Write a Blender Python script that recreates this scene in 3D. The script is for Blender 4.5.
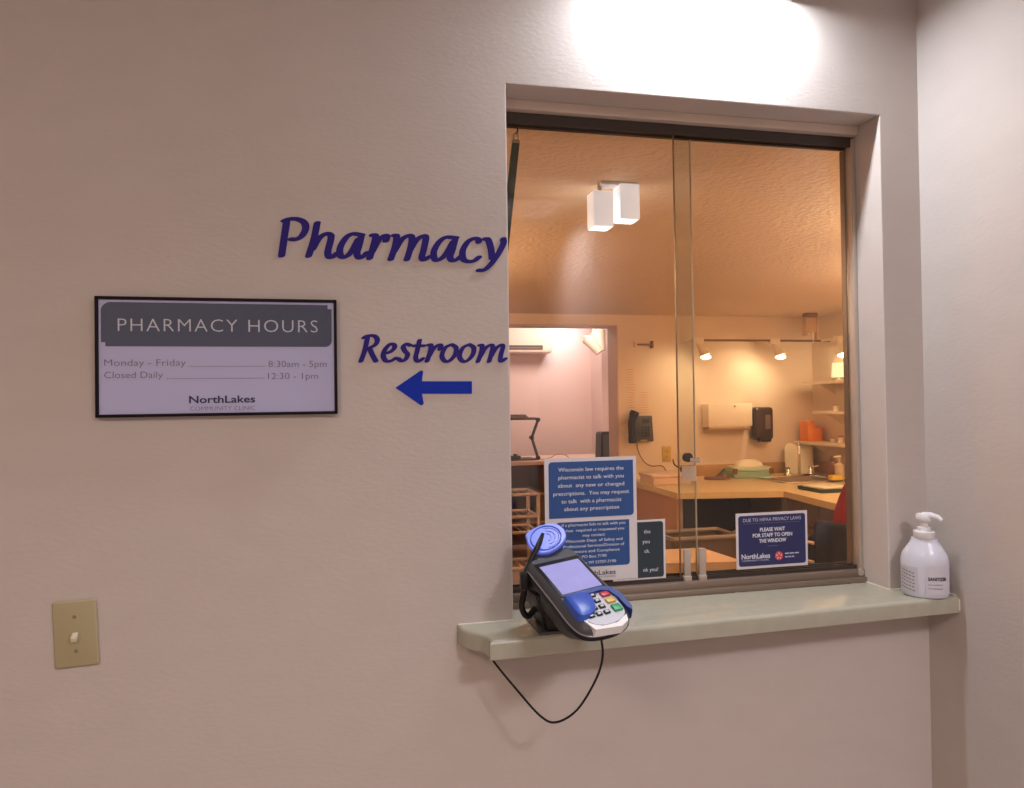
import bpy, bmesh, math, random
from mathutils import Vector, Matrix
random.seed(4)
S = bpy.context.scene
COL = S.collection
for o in list(bpy.data.objects): bpy.data.objects.remove(o)
PI = math.pi

# ------------------------------------------------------------------ camera
yaw, pitch, roll, FPX = 0.22425103, 0.01243367, -0.01424797, 740.0
fw = Vector((math.sin(yaw)*math.cos(pitch), math.cos(yaw)*math.cos(pitch), math.sin(pitch)))
rt = Vector((math.cos(yaw), -math.sin(yaw), 0)); up = rt.cross(fw)
r2 = rt*math.cos(roll) + up*math.sin(roll); u2 = up*math.cos(roll) - rt*math.sin(roll)
cd = bpy.data.cameras.new('camera'); cam = bpy.data.objects.new('camera', cd); COL.objects.link(cam)
m = Matrix((r2, u2, -fw)).transposed().to_4x4(); m.translation = Vector((0, -1.45, 1.5)); cam.matrix_world = m
cd.sensor_width = 36; cd.lens = FPX/1024*36; cd.clip_start = .02; S.camera = cam

# ------------------------------------------------------------------ world, lights, exposure
S.view_settings.view_transform = 'Standard'; S.view_settings.look = 'None'
S.view_settings.exposure = 0.0; S.view_settings.gamma = 1.0; S.view_settings.use_curve_mapping = False
w = bpy.data.worlds.new('world'); S.world = w; w.use_nodes = True
w.node_tree.nodes['Background'].inputs[0].default_value = (.9, .88, .95, 1)
w.node_tree.nodes['Background'].inputs[1].default_value = .05
def area(name, loc, sx, sy, power, col, rot=(0, 0, 0), spread=None):
    l = bpy.data.lights.new(name, 'AREA'); l.shape = 'RECTANGLE'; l.size = sx; l.size_y = sy
    l.energy = power; l.color = col
    if spread: l.spread = spread
    o = bpy.data.objects.new(name, l); COL.objects.link(o); o.location = loc; o.rotation_euler = rot; return o
def spot(name, loc, target, power, col, ang, blend=.6, size=.03):
    l = bpy.data.lights.new(name, 'SPOT'); l.energy = power; l.color = col; l.spot_size = ang; l.spot_blend = blend
    l.shadow_soft_size = size
    o = bpy.data.objects.new(name, l); COL.objects.link(o); o.location = loc
    o.rotation_euler = (Vector(target)-Vector(loc)).to_track_quat('-Z', 'Y').to_euler(); return o
WARM = (1, .66, .41)
area('wall_light_lamp', (.757, -.068, 2.392), .36, .03, 9.2, (.90, .95, 1.0))
area('lobby_panel_lamp', (.98, -2.30, 2.565), .34, .34, 34, (1, .93, .95), spread=math.radians(148))
area('lobby_rear_lamp', (-1.0, -2.0, 2.565), .6, .6, 23, (1, .81, .64))
UP = (PI, 0, 0)
area('added_uplighter_lamp', (-.15, 2.4, 1.86), .22, .22, 48, WARM, UP)  # this and the next two: unseen uplights added to brighten the ceiling
area('added_uplighter_lamp', (3.5, 1.7, 1.86), .22, .22, 44, WARM, UP)
area('added_uplighter_lamp', (2.6, .75, 1.86), .22, .22, 26, (1, .68, .42), UP)
area('added_ceiling_lamp', (3.55, 2.7, 2.23), .6, .6, 14, WARM)  # added out of view to brighten the counter, no fixture modelled
area('back_room_lamp', (2.2, 5.7, 2.56), .6, .6, 26, (1, .76, .70))
spot('back_room_spot', (2.45, 6.2, 2.42), (2.35, 6.6, 2.30), 14, (.70, .85, 1), 2.0, 1.0)
for bx, by, tx, p in ((2.95, 4.24, 2.85, 7), (3.66, 4.24, 3.52, 15), (4.11, 4.02, 4.22, 14)):
    spot('track_spot', (bx, by, 1.86), (tx, 4.6, 1.60), p*1.2, (1, .74, .46), 2.3, .9)

# ------------------------------------------------------------------ materials
MATS = {}
def mat(name, col, rough=.5, metal=0, bump=0, bscale=200, var=0, vscale=8, emit=None, es=0, spec=.5, stretch=None, coat=0, alpha=1, trans=0):
    if name in MATS: return MATS[name]
    M = bpy.data.materials.new(name); M.use_nodes = True; nt = M.node_tree; b = nt.nodes['Principled BSDF']
    b.inputs['Base Color'].default_value = (*col, 1); b.inputs['Roughness'].default_value = rough
    b.inputs['Metallic'].default_value = metal; b.inputs['Specular IOR Level'].default_value = spec
    b.inputs['Coat Weight'].default_value = coat; b.inputs['Transmission Weight'].default_value = trans
    if emit: b.inputs['Emission Color'].default_value = (*emit, 1); b.inputs['Emission Strength'].default_value = es
    tc = nt.nodes.new('ShaderNodeTexCoord'); mp = nt.nodes.new('ShaderNodeMapping'); nt.links.new(tc.outputs['Object'], mp.inputs[0])
    if stretch: mp.inputs['Scale'].default_value = stretch
    n = nt.nodes.new('ShaderNodeTexNoise'); n.inputs['Scale'].default_value = vscale; n.inputs['Detail'].default_value = 4
    nt.links.new(mp.outputs[0], n.inputs['Vector'])
    mx = nt.nodes.new('ShaderNodeMixRGB'); mx.inputs[1].default_value = (*[c*(1-var) for c in col], 1)
    mx.inputs[2].default_value = (*[min(1, c*(1+var)) for c in col], 1)
    nt.links.new(n.outputs[0], mx.inputs[0]); nt.links.new(mx.outputs[0], b.inputs['Base Color'])
    if bump:
        n2 = nt.nodes.new('ShaderNodeTexNoise'); n2.inputs['Scale'].default_value = bscale; n2.inputs['Detail'].default_value = 3
        nt.links.new(mp.outputs[0], n2.inputs['Vector'])
        bp = nt.nodes.new('ShaderNodeBump'); bp.inputs['Strength'].default_value = bump; bp.inputs['Distance'].default_value = .008 if name == 'stippled_ceiling' else .002
        nt.links.new(n2.outputs[0], bp.inputs['Height']); nt.links.new(bp.outputs[0], b.inputs['Normal'])
    MATS[name] = M; return M
def glassmat():
    M = bpy.data.materials.new('window_glass'); M.use_nodes = True; nt = M.node_tree
    for x in list(nt.nodes): nt.nodes.remove(x)
    o = nt.nodes.new('ShaderNodeOutputMaterial'); t = nt.nodes.new('ShaderNodeBsdfTransparent'); g = nt.nodes.new('ShaderNodeBsdfGlossy')
    t.inputs[0].default_value = (.93, .95, .93, 1); g.inputs['Roughness'].default_value = .02
    f = nt.nodes.new('ShaderNodeFresnel'); ge = nt.nodes.new('ShaderNodeNewGeometry'); mr = nt.nodes.new('ShaderNodeMapRange'); mr.inputs['To Min'].default_value = 1.5; mr.inputs['To Max'].default_value = 1/1.5
    nt.links.new(ge.outputs['Backfacing'], mr.inputs['Value']); nt.links.new(mr.outputs[0], f.inputs[0]); mx = nt.nodes.new('ShaderNodeMixShader')
    nt.links.new(f.outputs[0], mx.inputs[0]); nt.links.new(t.outputs[0], mx.inputs[1]); nt.links.new(g.outputs[0], mx.inputs[2])
    nt.links.new(mx.outputs[0], o.inputs[0]); return M
GLASS = glassmat()
M_wall = mat('lobby_wall_covering', (.56, .50, .475), .75, bump=.2, bscale=70, var=.05, vscale=9, stretch=(1, 1, 2.2), spec=.25)
M_iwall = mat('pharmacy_wall_paint', (.80, .65, .50), .7, bump=.15, bscale=150, var=.02)
M_iceil = mat('stippled_ceiling', (.72, .56, .42), .9, bump=1.0, bscale=42, var=.04, vscale=5)
M_lceil = mat('lobby_ceiling_paint', (.75, .73, .70), .9)
M_floor = mat('vinyl_floor', (.34, .25, .20), .5, var=.15, vscale=20)
M_pink = mat('back_room_wall_paint', (.80, .62, .57), .8)
M_lam = mat('sill_laminate', (.42, .41, .335), .25, var=.10, vscale=45)
M_caulk = mat('caulk', (.75, .70, .62), .6)
M_wood = mat('stained_stop', (.60, .49, .41), .6, var=.1)
M_dkbr = mat('dark_anodised', (.04, .026, .022), .5)
M_bralu = mat('bronze_aluminium', (.26, .20, .16), .42, metal=.5)
M_alu = mat('satin_aluminium', (.50, .43, .37), .42, metal=.3)
M_chrome = mat('chrome', (.75, .72, .68), .15, metal=1)
M_edge = mat('glass_edge', (.20, .13, .09), .3)
M_edgel = mat('glass_edge_pale', (.75, .66, .55), .3)
M_clear = mat('clear_plastic', (.42, .35, .30), .3)
M_navy = mat('vinyl_navy', (.026, .016, .21), .5, spec=.15)
M_blue = mat('vinyl_blue', (.006, .030, .42), .5, spec=.15)
M_black = mat('black_plastic', (.009, .009, .011), .4, spec=.3)
M_blk2 = mat('black_frame', (.010, .007, .010), .6, spec=.15)
M_dgrey = mat('dark_grey_plastic', (.06, .062, .07), .4, var=.05)
M_signw = mat('sign_lilac_white', (.47, .48, .76), .5)
M_paper = mat('sign_white', (.68, .64, .68), .5)
M_band = mat('sign_slate', (.065, .078, .14), .5)
M_txtl = mat('sign_text_pale', (.55, .58, .68), .5)
M_txtg = mat('sign_text_grey', (.17, .15, .22), .5)
M_txtn = mat('sign_text_navy', (.02, .02, .07), .5)
M_txtw = mat('sign_text_white', (.75, .76, .85), .5)
M_sblue = mat('sign_blue', (.018, .075, .27), .5)
M_steal = mat('sign_teal', (.022, .036, .052), .5)
M_snavy = mat('sign_navy', (.022, .026, .115), .5)
M_red = mat('emblem_red', (.65, .06, .08), .5)
M_pinkw = mat('emblem_pale', (.8, .45, .45), .5)
M_ivory = mat('ivory_plastic', (.42, .36, .22), .4)
M_ivory2 = mat('ivory_toggle', (.75, .68, .55), .25)
M_white = mat('white_plastic', (.78, .77, .80), .35)
M_bottle = mat('bottle_plastic', (.66, .68, .80), .25)
M_label = mat('bottle_label', (.62, .61, .70), .45)
M_screen = mat('terminal_screen', (.30, .30, .60), .2, emit=(.33, .34, .80), es=.22, var=.12, vscale=30)
M_tblue = mat('terminal_blue', (.03, .09, .50), .35)
M_flag = mat('contactless_blue', (.12, .17, .75), .35, emit=(.15, .2, .9), es=.18)
M_flagl = mat('contactless_line', (.35, .40, .95), .4)
M_keyp = mat('keypad_plate', (.52, .52, .60), .4)
M_kr = mat('key_red', (.45, .03, .05), .4); M_ky = mat('key_yellow', (.65, .42, .08), .4); M_kg = mat('key_green', (.03, .32, .12), .4)
M_counter = mat('counter_laminate', (.74, .58, .31), .4, var=.08, vscale=30)
M_cedge = mat('counter_edge', (.66, .42, .22), .5)
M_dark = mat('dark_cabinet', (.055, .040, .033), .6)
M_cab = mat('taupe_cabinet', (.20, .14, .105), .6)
M_brown = mat('brown_shelving', (.27, .155, .125), .6, var=.1)
M_bin = mat('bin_plastic', (.15, .115, .095), .6)
M_rim = mat('bin_rim', (.30, .25, .21), .5)
M_mint = mat('mint_plastic', (.30, .48, .36), .4)
M_cream = mat('cream_ceramic', (.93, .86, .68), .3)
M_orange = mat('orange_plastic', (.95, .28, .03), .5)
M_yell = mat('yellow_sponge', (.85, .55, .04), .7)
M_amber = mat('brown_bottle', (.25, .10, .04), .3)
M_green = mat('green_strap', (.03, .06, .045), .7)
M_tray = mat('dark_green_tray', (.03, .06, .04), .4)
M_bluec = mat('blue_cloth', (.05, .06, .25), .8)
M_redc = mat('red_knit', (.30, .010, .014), .85, bump=.4, bscale=250)
M_trouser = mat('dark_trousers', (.03, .03, .035), .85)
M_skin = mat('skin', (.62, .38, .28), .55)
M_hair = mat('dark_hair', (.03, .02, .015), .6, bump=.5, bscale=200, stretch=(6, 6, 1))
M_shade = mat('glass_shade_glow', (.9, .9, .95), .4, emit=(.92, .92, 1.0), es=.50)
M_bulb = mat('bulb_glow', (1, .9, .7), .4, emit=(1, .80, .50), es=9)
M_tube = mat('tube_glow', (1, 1, 1), .4, emit=(.95, .96, 1), es=4)
M_lshade = mat('lit_white_shade', (.95, .85, .6), .5, emit=(1, .85, .5), es=.9)
M_pcream = mat('cream_plastic', (.88, .76, .60), .45)
M_fabric = mat('dark_upholstery', (.014, .013, .014), .9, bump=.4, bscale=300)

# ------------------------------------------------------------------ mesh helpers
def link(name, bm, ma, parent=None, smooth=False, loc=None):
    me = bpy.data.meshes.new(name); bm.normal_update(); bm.to_mesh(me); bm.free()
    for x in (ma if isinstance(ma, (list, tuple)) else [ma]): me.materials.append(x)
    if smooth:
        me.shade_smooth()
        try: me.set_sharp_from_angle(angle=math.radians(38))
        except Exception: pass
    o = bpy.data.objects.new(name, me); COL.objects.link(o)
    if parent: o.parent = parent
    if loc: o.location = loc
    return o
def tag(o, label, cat, group=None, kind=None):
    if label: o['label'] = label
    if cat: o['category'] = cat
    if group: o['group'] = group
    if kind: o['kind'] = kind
    return o
def thing(name, label=None, cat=None, loc=(0, 0, 0), group=None, rot=None, kind=None):
    o = bpy.data.objects.new(name, None); COL.objects.link(o); o.location = loc; o.empty_display_size = .05
    if rot is not None:
        if isinstance(rot, Matrix): o.rotation_euler = rot.to_euler()
        else: o.rotation_euler = rot
    return tag(o, label, cat, group, kind)
def struct(o, label=None): o['kind'] = 'structure'; o['label'] = label or o.name.replace('_', ' '); return o
def B(): return bmesh.new()
def box(bm, x0, x1, y0, y1, z0, z1, bev=0, seg=2, M=None):
    r = bmesh.ops.create_cube(bm, size=1); vs = r['verts']
    for v in vs: v.co = Vector(((x0+x1)/2+v.co.x*(x1-x0), (y0+y1)/2+v.co.y*(y1-y0), (z0+z1)/2+v.co.z*(z1-z0)))
    if bev:
        es = list({e for v in vs for e in v.link_edges})
        rr = bmesh.ops.bevel(bm, geom=es, offset=bev, segments=seg, affect='EDGES', profile=.5); vs = list({v for f in rr['faces'] for v in f.verts} | {v for v in vs if v.is_valid})
    if M is not None:
        for v in vs: v.co = M @ v.co
    return bm
def tube(bm, pts, r, seg=10, caps=True):
    pts = [Vector(p) for p in pts]; n = len(pts); rs = r if isinstance(r, (list, tuple)) else [r]*n
    rings = []; prev = None
    for i, p in enumerate(pts):
        t = (pts[min(i+1, n-1)]-pts[max(i-1, 0)]).normalized()
        a = prev if prev is not None else (Vector((0, 0, 1)) if abs(t.z) < .9 else Vector((1, 0, 0)))
        x = (a - t*a.dot(t)).normalized(); y = t.cross(x); prev = x
        rings.append([bm.verts.new(p + (x*math.cos(2*PI*k/seg)+y*math.sin(2*PI*k/seg))*rs[i]) for k in range(seg)])
    for a, b in zip(rings, rings[1:]):
        for k in range(seg): bm.faces.new((a[k], a[(k+1) % seg], b[(k+1) % seg], b[k]))
    if caps: bm.faces.new(rings[0][::-1]); bm.faces.new(rings[-1])
    return bm
def lathe(bm, prof, c=(0, 0, 0), seg=28, sx=1, sy=1, M=None):
    rings = []
    for r, z in prof:
        rings.append([bm.verts.new(Vector((c[0]+sx*r*math.cos(2*PI*k/seg), c[1]+sy*r*math.sin(2*PI*k/seg), c[2]+z))) for k in range(seg)])
    for a, b in zip(rings, rings[1:]):
        for k in range(seg): bm.faces.new((a[k], a[(k+1) % seg], b[(k+1) % seg], b[k]))
    bm.faces.new(rings[0][::-1]); bm.faces.new(rings[-1])
    if M is not None:
        for rr in rings:
            for v in rr: v.co = M @ v.co
    return bm
def prism(bm, pts, f0, f1):
    """pts 2-D polygon, f0/f1 map a 2-D point to the two faces"""
    a = [bm.verts.new(f0(*p)) for p in pts]; b = [bm.verts.new(f1(*p)) for p in pts]; n = len(pts)
    bm.faces.new(a); bm.faces.new(b[::-1])
    for k in range(n): bm.faces.new((a[k], b[k], b[(k+1) % n], a[(k+1) % n]))
    bmesh.ops.recalc_face_normals(bm, faces=bm.faces[:]); return bm
def catmull(pts, k=8, closed=False):
    P = [Vector(p) for p in pts]; out = []
    n = len(P)
    for i in range(n-1):
        a = P[i-1] if i else P[0]*2-P[1]; b = P[i]; c = P[i+1]; d = P[i+2] if i+2 < n else P[-1]*2-P[-2]
        for j in range(k):
            t = j/k; out.append(.5*((2*b)+(c-a)*t+(2*a-5*b+4*c-d)*t*t+(3*b-a-3*c+d)*t*t*t))
    out.append(P[-1]); return out
def rrect(x0, x1, z0, z1, r):
    """r: radii TL, TR, BR, BL"""
    out = []
    for (cx, cz, a0), rad in zip(((x0, z1, PI), (x1, z1, PI/2), (x1, z0, 0), (x0, z0, -PI/2)), r):
        if rad <= 0: out.append((cx, cz)); continue
        ox = cx + (rad if cx == x0 else -rad); oz = cz + (rad if cz == z0 else -rad)
        for k in range(7):
            a = a0 - k/6*PI/2; out.append((ox+rad*math.cos(a), oz+rad*math.sin(a)))
    return out
def panel(name, pts, y, t, ma, parent):
    """flat plate facing -Y, front at y"""
    return link(name, prism(B(), pts, lambda a, b: (a, y, b), lambda a, b: (a, y+t, b)), ma, parent)
def text(name, s, x, z, h, width, y, ma, parent, align='L', bold=0, label=None, M=None, space=1):
    cu = bpy.data.curves.new(name, 'FONT'); cu.body = s; cu.size = 1; cu.extrude = .02; cu.offset = bold; cu.resolution_u = 3
    cu.space_character = space
    t = bpy.data.objects.new(name, cu); COL.objects.link(t)
    dg = bpy.context.evaluated_depsgraph_get(); me = bpy.data.meshes.new_from_object(t.evaluated_get(dg))
    bpy.data.objects.remove(t); bpy.data.curves.remove(cu)
    xs = [v.co.x for v in me.vertices]; x0, x1 = min(xs), max(xs)
    sx = (width/(x1-x0)) if width else h/.73; sz = h/.73; ww = (x1-x0)*sx
    ox = x if align == 'L' else (x-ww/2 if align == 'C' else x-ww)
    for v in me.vertices:
        c = v.co; v.co = Vector((ox+(c.x-x0)*sx, y - (.0003 if c.z > 0 else 0), z+c.y*sz))
    if M is not None:
        for v in me.vertices: v.co = M @ v.co
    me.materials.clear(); me.materials.append(ma); me.name = name
    o = bpy.data.objects.new(name, me); COL.objects.link(o); o.parent = parent
    if label: o['label'] = label
    return o
def copy_tree(root, loc, label=None, cat=None, rz=None):
    r = root.copy(); COL.objects.link(r); r.location = loc
    if rz is not None: r.rotation_euler.z = rz
    if label: r['label'] = label
    for ch in list(root.children):
        c = ch.copy(); COL.objects.link(c); c.parent = r
        for g in ch.children:
            d = g.copy(); COL.objects.link(d); d.parent = c
    return r

# ------------------------------------------------------------------ the setting: lobby
OX0, OX1, OZ0, OZ1, WT = .3275, 1.2005, 1.040, 2.146, .13
XC = 1.303; LCZ = 2.60
def wall_with_hole(name, x0, x1, z0, z1, hx0, hx1, hz0, hz1, y0, y1, ma, bead=.004):
    bm = B()
    def ring(y, e=0):
        o_ = [bm.verts.new(p) for p in ((x0, y, z0), (x1, y, z0), (x1, y, z1), (x0, y, z1))]
        i_ = [bm.verts.new(p) for p in ((hx0, y, hz0), (hx1, y, hz0), (hx1, y, hz1), (hx0, y, hz1))]
        return o_, i_
    a, ai = ring(y0); b, bi = ring(y1)
    for k in range(4):
        q = (k+1) % 4
        bm.faces.new((a[k], a[q], ai[q], ai[k])); bm.faces.new((b[k], bi[k], bi[q], b[q]))
        bm.faces.new((a[k], b[k], b[q], a[q])); bm.faces.new((ai[k], ai[q], bi[q], bi[k]))
    bm.edges.ensure_lookup_table()
    es = [e for e in bm.edges if all(v in ai for v in e.verts)]
    bmesh.ops.bevel(bm, geom=es, offset=bead, segments=3, affect='EDGES', profile=.5)
    bmesh.ops.recalc_face_normals(bm, faces=bm.faces[:])
    return link(name, bm, ma, smooth=True)
struct(wall_with_hole('wall_front', -2.4, XC, 0, LCZ, OX0, OX1, OZ0, OZ1, 0, WT, M_wall), 'beige vinyl covered lobby wall around the service window')
struct(link('wall_right', box(B(), XC, XC+.12, -3.2, WT, 0, LCZ), M_wall), 'beige lobby wall at right angles beside the window')
struct(link('wall_left', box(B(), -2.52, -2.4, -3.2, WT, 0, LCZ), M_wall), 'beige lobby wall far to the left')
struct(link('wall_rear', box(B(), -2.52, XC+.12, -3.32, -3.2, 0, LCZ), M_wall), 'beige lobby wall behind the viewer')
struct(link('floor', box(B(), -2.52, 4.5, -3.32, 7.0, -.1, 0), M_floor), 'dark vinyl floor')
struct(link('ceiling', box(B(), -2.52, XC+.12, -3.32, WT, LCZ, LCZ+.08), M_lceil), 'pale lobby ceiling')

# pharmacy room behind the window
IX0, IX1, IY1, ICZ = -.5, 4.23, 4.6, 2.255
struct(link('wall_front', box(B(), XC+.12, IX1+.12, .04, WT, 0, 2.45), M_iwall), 'window side wall of the pharmacy room')
struct(link('wall_left', box(B(), IX0-.12, IX0, WT, IY1, 0, 2.45), M_iwall), 'left wall of the pharmacy room')
struct(link('wall_right', box(B(), IX1, IX1+.12, WT, IY1+.2, 0, 2.45), M_iwall), 'warm lit right wall of the pharmacy room')
struct(link('ceiling', box(B(), IX0-.12, IX1+.12, WT, IY1+.2, ICZ, ICZ+.08), M_iceil), 'stippled orange lit pharmacy ceiling')
bm = B(); box(bm, 2.321, IX1, IY1, IY1+.2, 0, ICZ); box(bm, IX0, .95, IY1, IY1+.2, 0, ICZ); box(bm, .95, 2.321, IY1, IY1+.2, 2.165, ICZ)
struct(link('wall_back', bm, M_iwall), 'warm lit back wall with a wide opening to another room')
# opening casing (thin pinkish trim lining the reveal)
bm = B(); box(bm, 2.312, 2.322, IY1-.012, IY1+.212, 0, 2.165); box(bm, .95, 2.322, IY1-.012, IY1+.212, 2.154, 2.165)
struct(link('trim_1', bm, mat('pink_trim', (.62, .44, .37), .6)), 'pinkish lining of the wide opening')
# room beyond
struct(link('wall_far', box(B(), .2, 2.77, 6.6, 6.7, 0, 2.6), M_pink), 'pink lit wall of the room beyond')
struct(link('wall_far_right', box(B(), 2.77, 3.6, 6.25, 6.7, 0, 2.6), M_pink), 'projecting pink wall corner of the room beyond')
struct(link('wall_far_side', box(B(), 3.5, 3.6, 4.8, 6.3, 0, 2.6), M_pink), 'right wall of the room beyond')
struct(link('wall_far_left', box(B(), .1, .2, 4.8, 6.7, 0, 2.6), M_pink), 'left wall of the room beyond')
struct(link('ceiling_far', box(B(), .1, 3.6, 4.8, 6.7, 2.58, 2.66), M_lceil), 'ceiling of the room beyond')
bm = B(); box(bm, .1, 3.6, 4.8, 4.805, ICZ, 2.6)
struct(link('wall_far_head', bm, M_pink), 'wall strip over the opening in the room beyond')

# ------------------------------------------------------------------ window
win = thing('window_1', kind='structure'); win['label'] = 'two pane sliding service window in a bronze frame'
link('stop_strip', box(B(), OX0, OX1, .070, .128, 2.125, OZ1, .002), M_wood, win)['label'] = 'beige strip above the dark head track'
bm = B(); box(bm, OX0, OX1, .088, .128, 2.104, 2.125, .001); box(bm, OX0, OX1, .088, .092, 2.101, 2.105); box(bm, OX0, OX1, .108, .112, 2.101, 2.105)
link('head_track', bm, M_dkbr, win)
bm = B(); box(bm, 1.190, OX1, .084, .127, 1.094, 2.121, .0015); link('side_jamb', bm, M_alu, win, True)
link('jamb_seal', box(B(), 1.1865, 1.190, .108, .124, 1.094, 2.10), M_edge, win)
link('side_jamb', box(B(), OX0, OX0+.010, .084, .127, 1.094, 2.121, .0015), M_alu, win, True)
bm = B(); box(bm, OX0, OX1, .072, .128, 1.066, 1.078, .0015); box(bm, OX0, OX1, .080, .128, 1.077, 1.0945, .0015); link('sill_rail', bm, M_bralu, win, True)
bm = B(); box(bm, OX0, OX1, .094, .097, 1.094, 1.103); box(bm, OX0, OX1, .108, .112, 1.094, 1.103); box(bm, OX0, OX1, .124, .128, 1.094, 1.105); link('sill_channel', bm, M_dkbr, win)
bm = B(); tube(bm, [(1.190, .079, 1.088), (1.190, .085, 1.088)], .008, 12); link('corner_screw', bm, M_alu, win, True)
pL = link('glass_pane', box(B(), OX0+.002, .788, .118, .123, 1.097, 2.104), GLASS, win); pL['label'] = 'left sliding glass pane'
link('pane_edge', box(B(), .788, .7895, .1175, .1235, 1.097, 2.104), M_edgel, pL)['label'] = 'pale polished edge of the left pane'
pR = link('glass_pane', box(B(), .7395, 1.187, .100, .105, 1.097, 2.104), GLASS, win); pR['label'] = 'right sliding glass pane'
link('pane_edge', box(B(), .738, .7395, .0995, .1055, 1.097, 2.104), M_edge, pR)['label'] = 'dark edge of the right pane'
for x in (.752, .789):
    bm = B(); box(bm, x-.008, x+.008, .092, .099, 1.098, 1.165, .001); box(bm, x-.011, x+.007, .086, .099, 1.094, 1.106, .001)
    link('pane_guide', bm, M_clear, win, True)
bm = B(); tube(bm, [(.757, .088, 1.372), (.757, .0995, 1.372)], .0105, 16); lt = link('finger_latch', bm, M_dkbr, win, True)
bm = B(); tube(bm, [(.757, .084, 1.368), (.770, .082, 1.365), (.780, .084, 1.366)], [.0045, .004, .0055], 10); link('latch_lever', bm, M_chrome, lt, True)
link('latch_plate', box(B(), .745, .780, .0985, .0998, 1.318, 1.352), mat('latch_plate_tan', (.55, .38, .27), .5), lt)

# ------------------------------------------------------------------ window ledge (laminate sill with an ogee ear)
bm = B()
ogee = catmull([(.213, 0, 0), (.221, -.030, 0), (.236, -.052, 0), (.252, -.072, 0), (.258, -.095, 0), (.256, -.118, 0)], 5)
plan = [(OX1-.001, .072), (OX0+.001, .072), (OX0+.001, -.0005)] + [(p.x, min(p.y, -.0005)) for p in ogee] + [(XC-.001, -.090), (XC-.001, -.0005), (OX1-.001, -.0005)]
prism(bm, plan, lambda a, b: (a, b, 1.0655), lambda a, b: (a, b, 1.031))
es = [e for e in bm.edges if all(v.co.z > 1.06 and v.co.y < -.002 for v in e.verts)]
bmesh.ops.bevel(bm, geom=es, offset=.008, segments=4, affect='EDGES', profile=.5)
ledge = link('window_ledge', bm, M_lam, None, True)
tag(ledge, 'greenish grey laminate ledge with a curved left end below the service window', 'ledge')
bm = B(); tube(bm, [(OX1-.002, .072, 1.0665), (OX1-.002, .0, 1.0665), (OX1+.01, -.003, 1.0665), (XC-.002, -.003, 1.0665), (XC-.002, -.080, 1.0665), (XC-.002, -.090, 1.058), (XC-.002, -.091, 1.036)], .0017, 6)
link('caulk_bead', bm, M_caulk, ledge, True)['label'] = 'white caulk bead along the walls'
bm = B(); tube(bm, [(.216, -.002, 1.0665), (OX0, -.002, 1.0665)], .0015, 6); link('caulk_bead', bm, M_caulk, ledge, True)

# ------------------------------------------------------------------ wall light just above the frame of the picture
wl = thing('wall_light', 'white under-lit strip light on the wall over the window', 'lamp', (.757, 0, 2.383))
bm = B(); box(bm, -.22, .22, -.105, -.100, 0, .06); box(bm, -.22, .22, -.004, -.0005, 0, .06); box(bm, -.22, -.215, -.1, -.004, 0, .06); box(bm, .215, .22, -.1, -.004, 0, .06); box(bm, -.22, .22, -.105, -.0005, .06, .065)
link('housing', bm, M_white, wl)
bm = B(); tube(bm, [(-.2, -.065, .03), (.2, -.065, .03)], .012, 12); link('tube', bm, M_tube, wl, True)
for (x, y, nm) in ((.98, -2.30, 'square ceiling panel light in the lobby to the right'), (-1.0, -2.0, 'square ceiling panel light in the lobby to the left')):
    c = thing('ceiling_panel_light', nm, 'lamp', (x, y, 2.575), group='lobby ceiling panels')
    q = .62 if x > 0 else 1
    link('frame', box(B(), -.32*q, .32*q, -.32*q, .32*q, .005, .0245, .004), M_white, c)
    link('diffuser', box(B(), -.29*q, .29*q, -.29*q, .29*q, 0.001, .005), mat('panel_glow', (.9, .9, .9), .5, emit=(1, .95, .9), es=.3), c)

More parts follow.
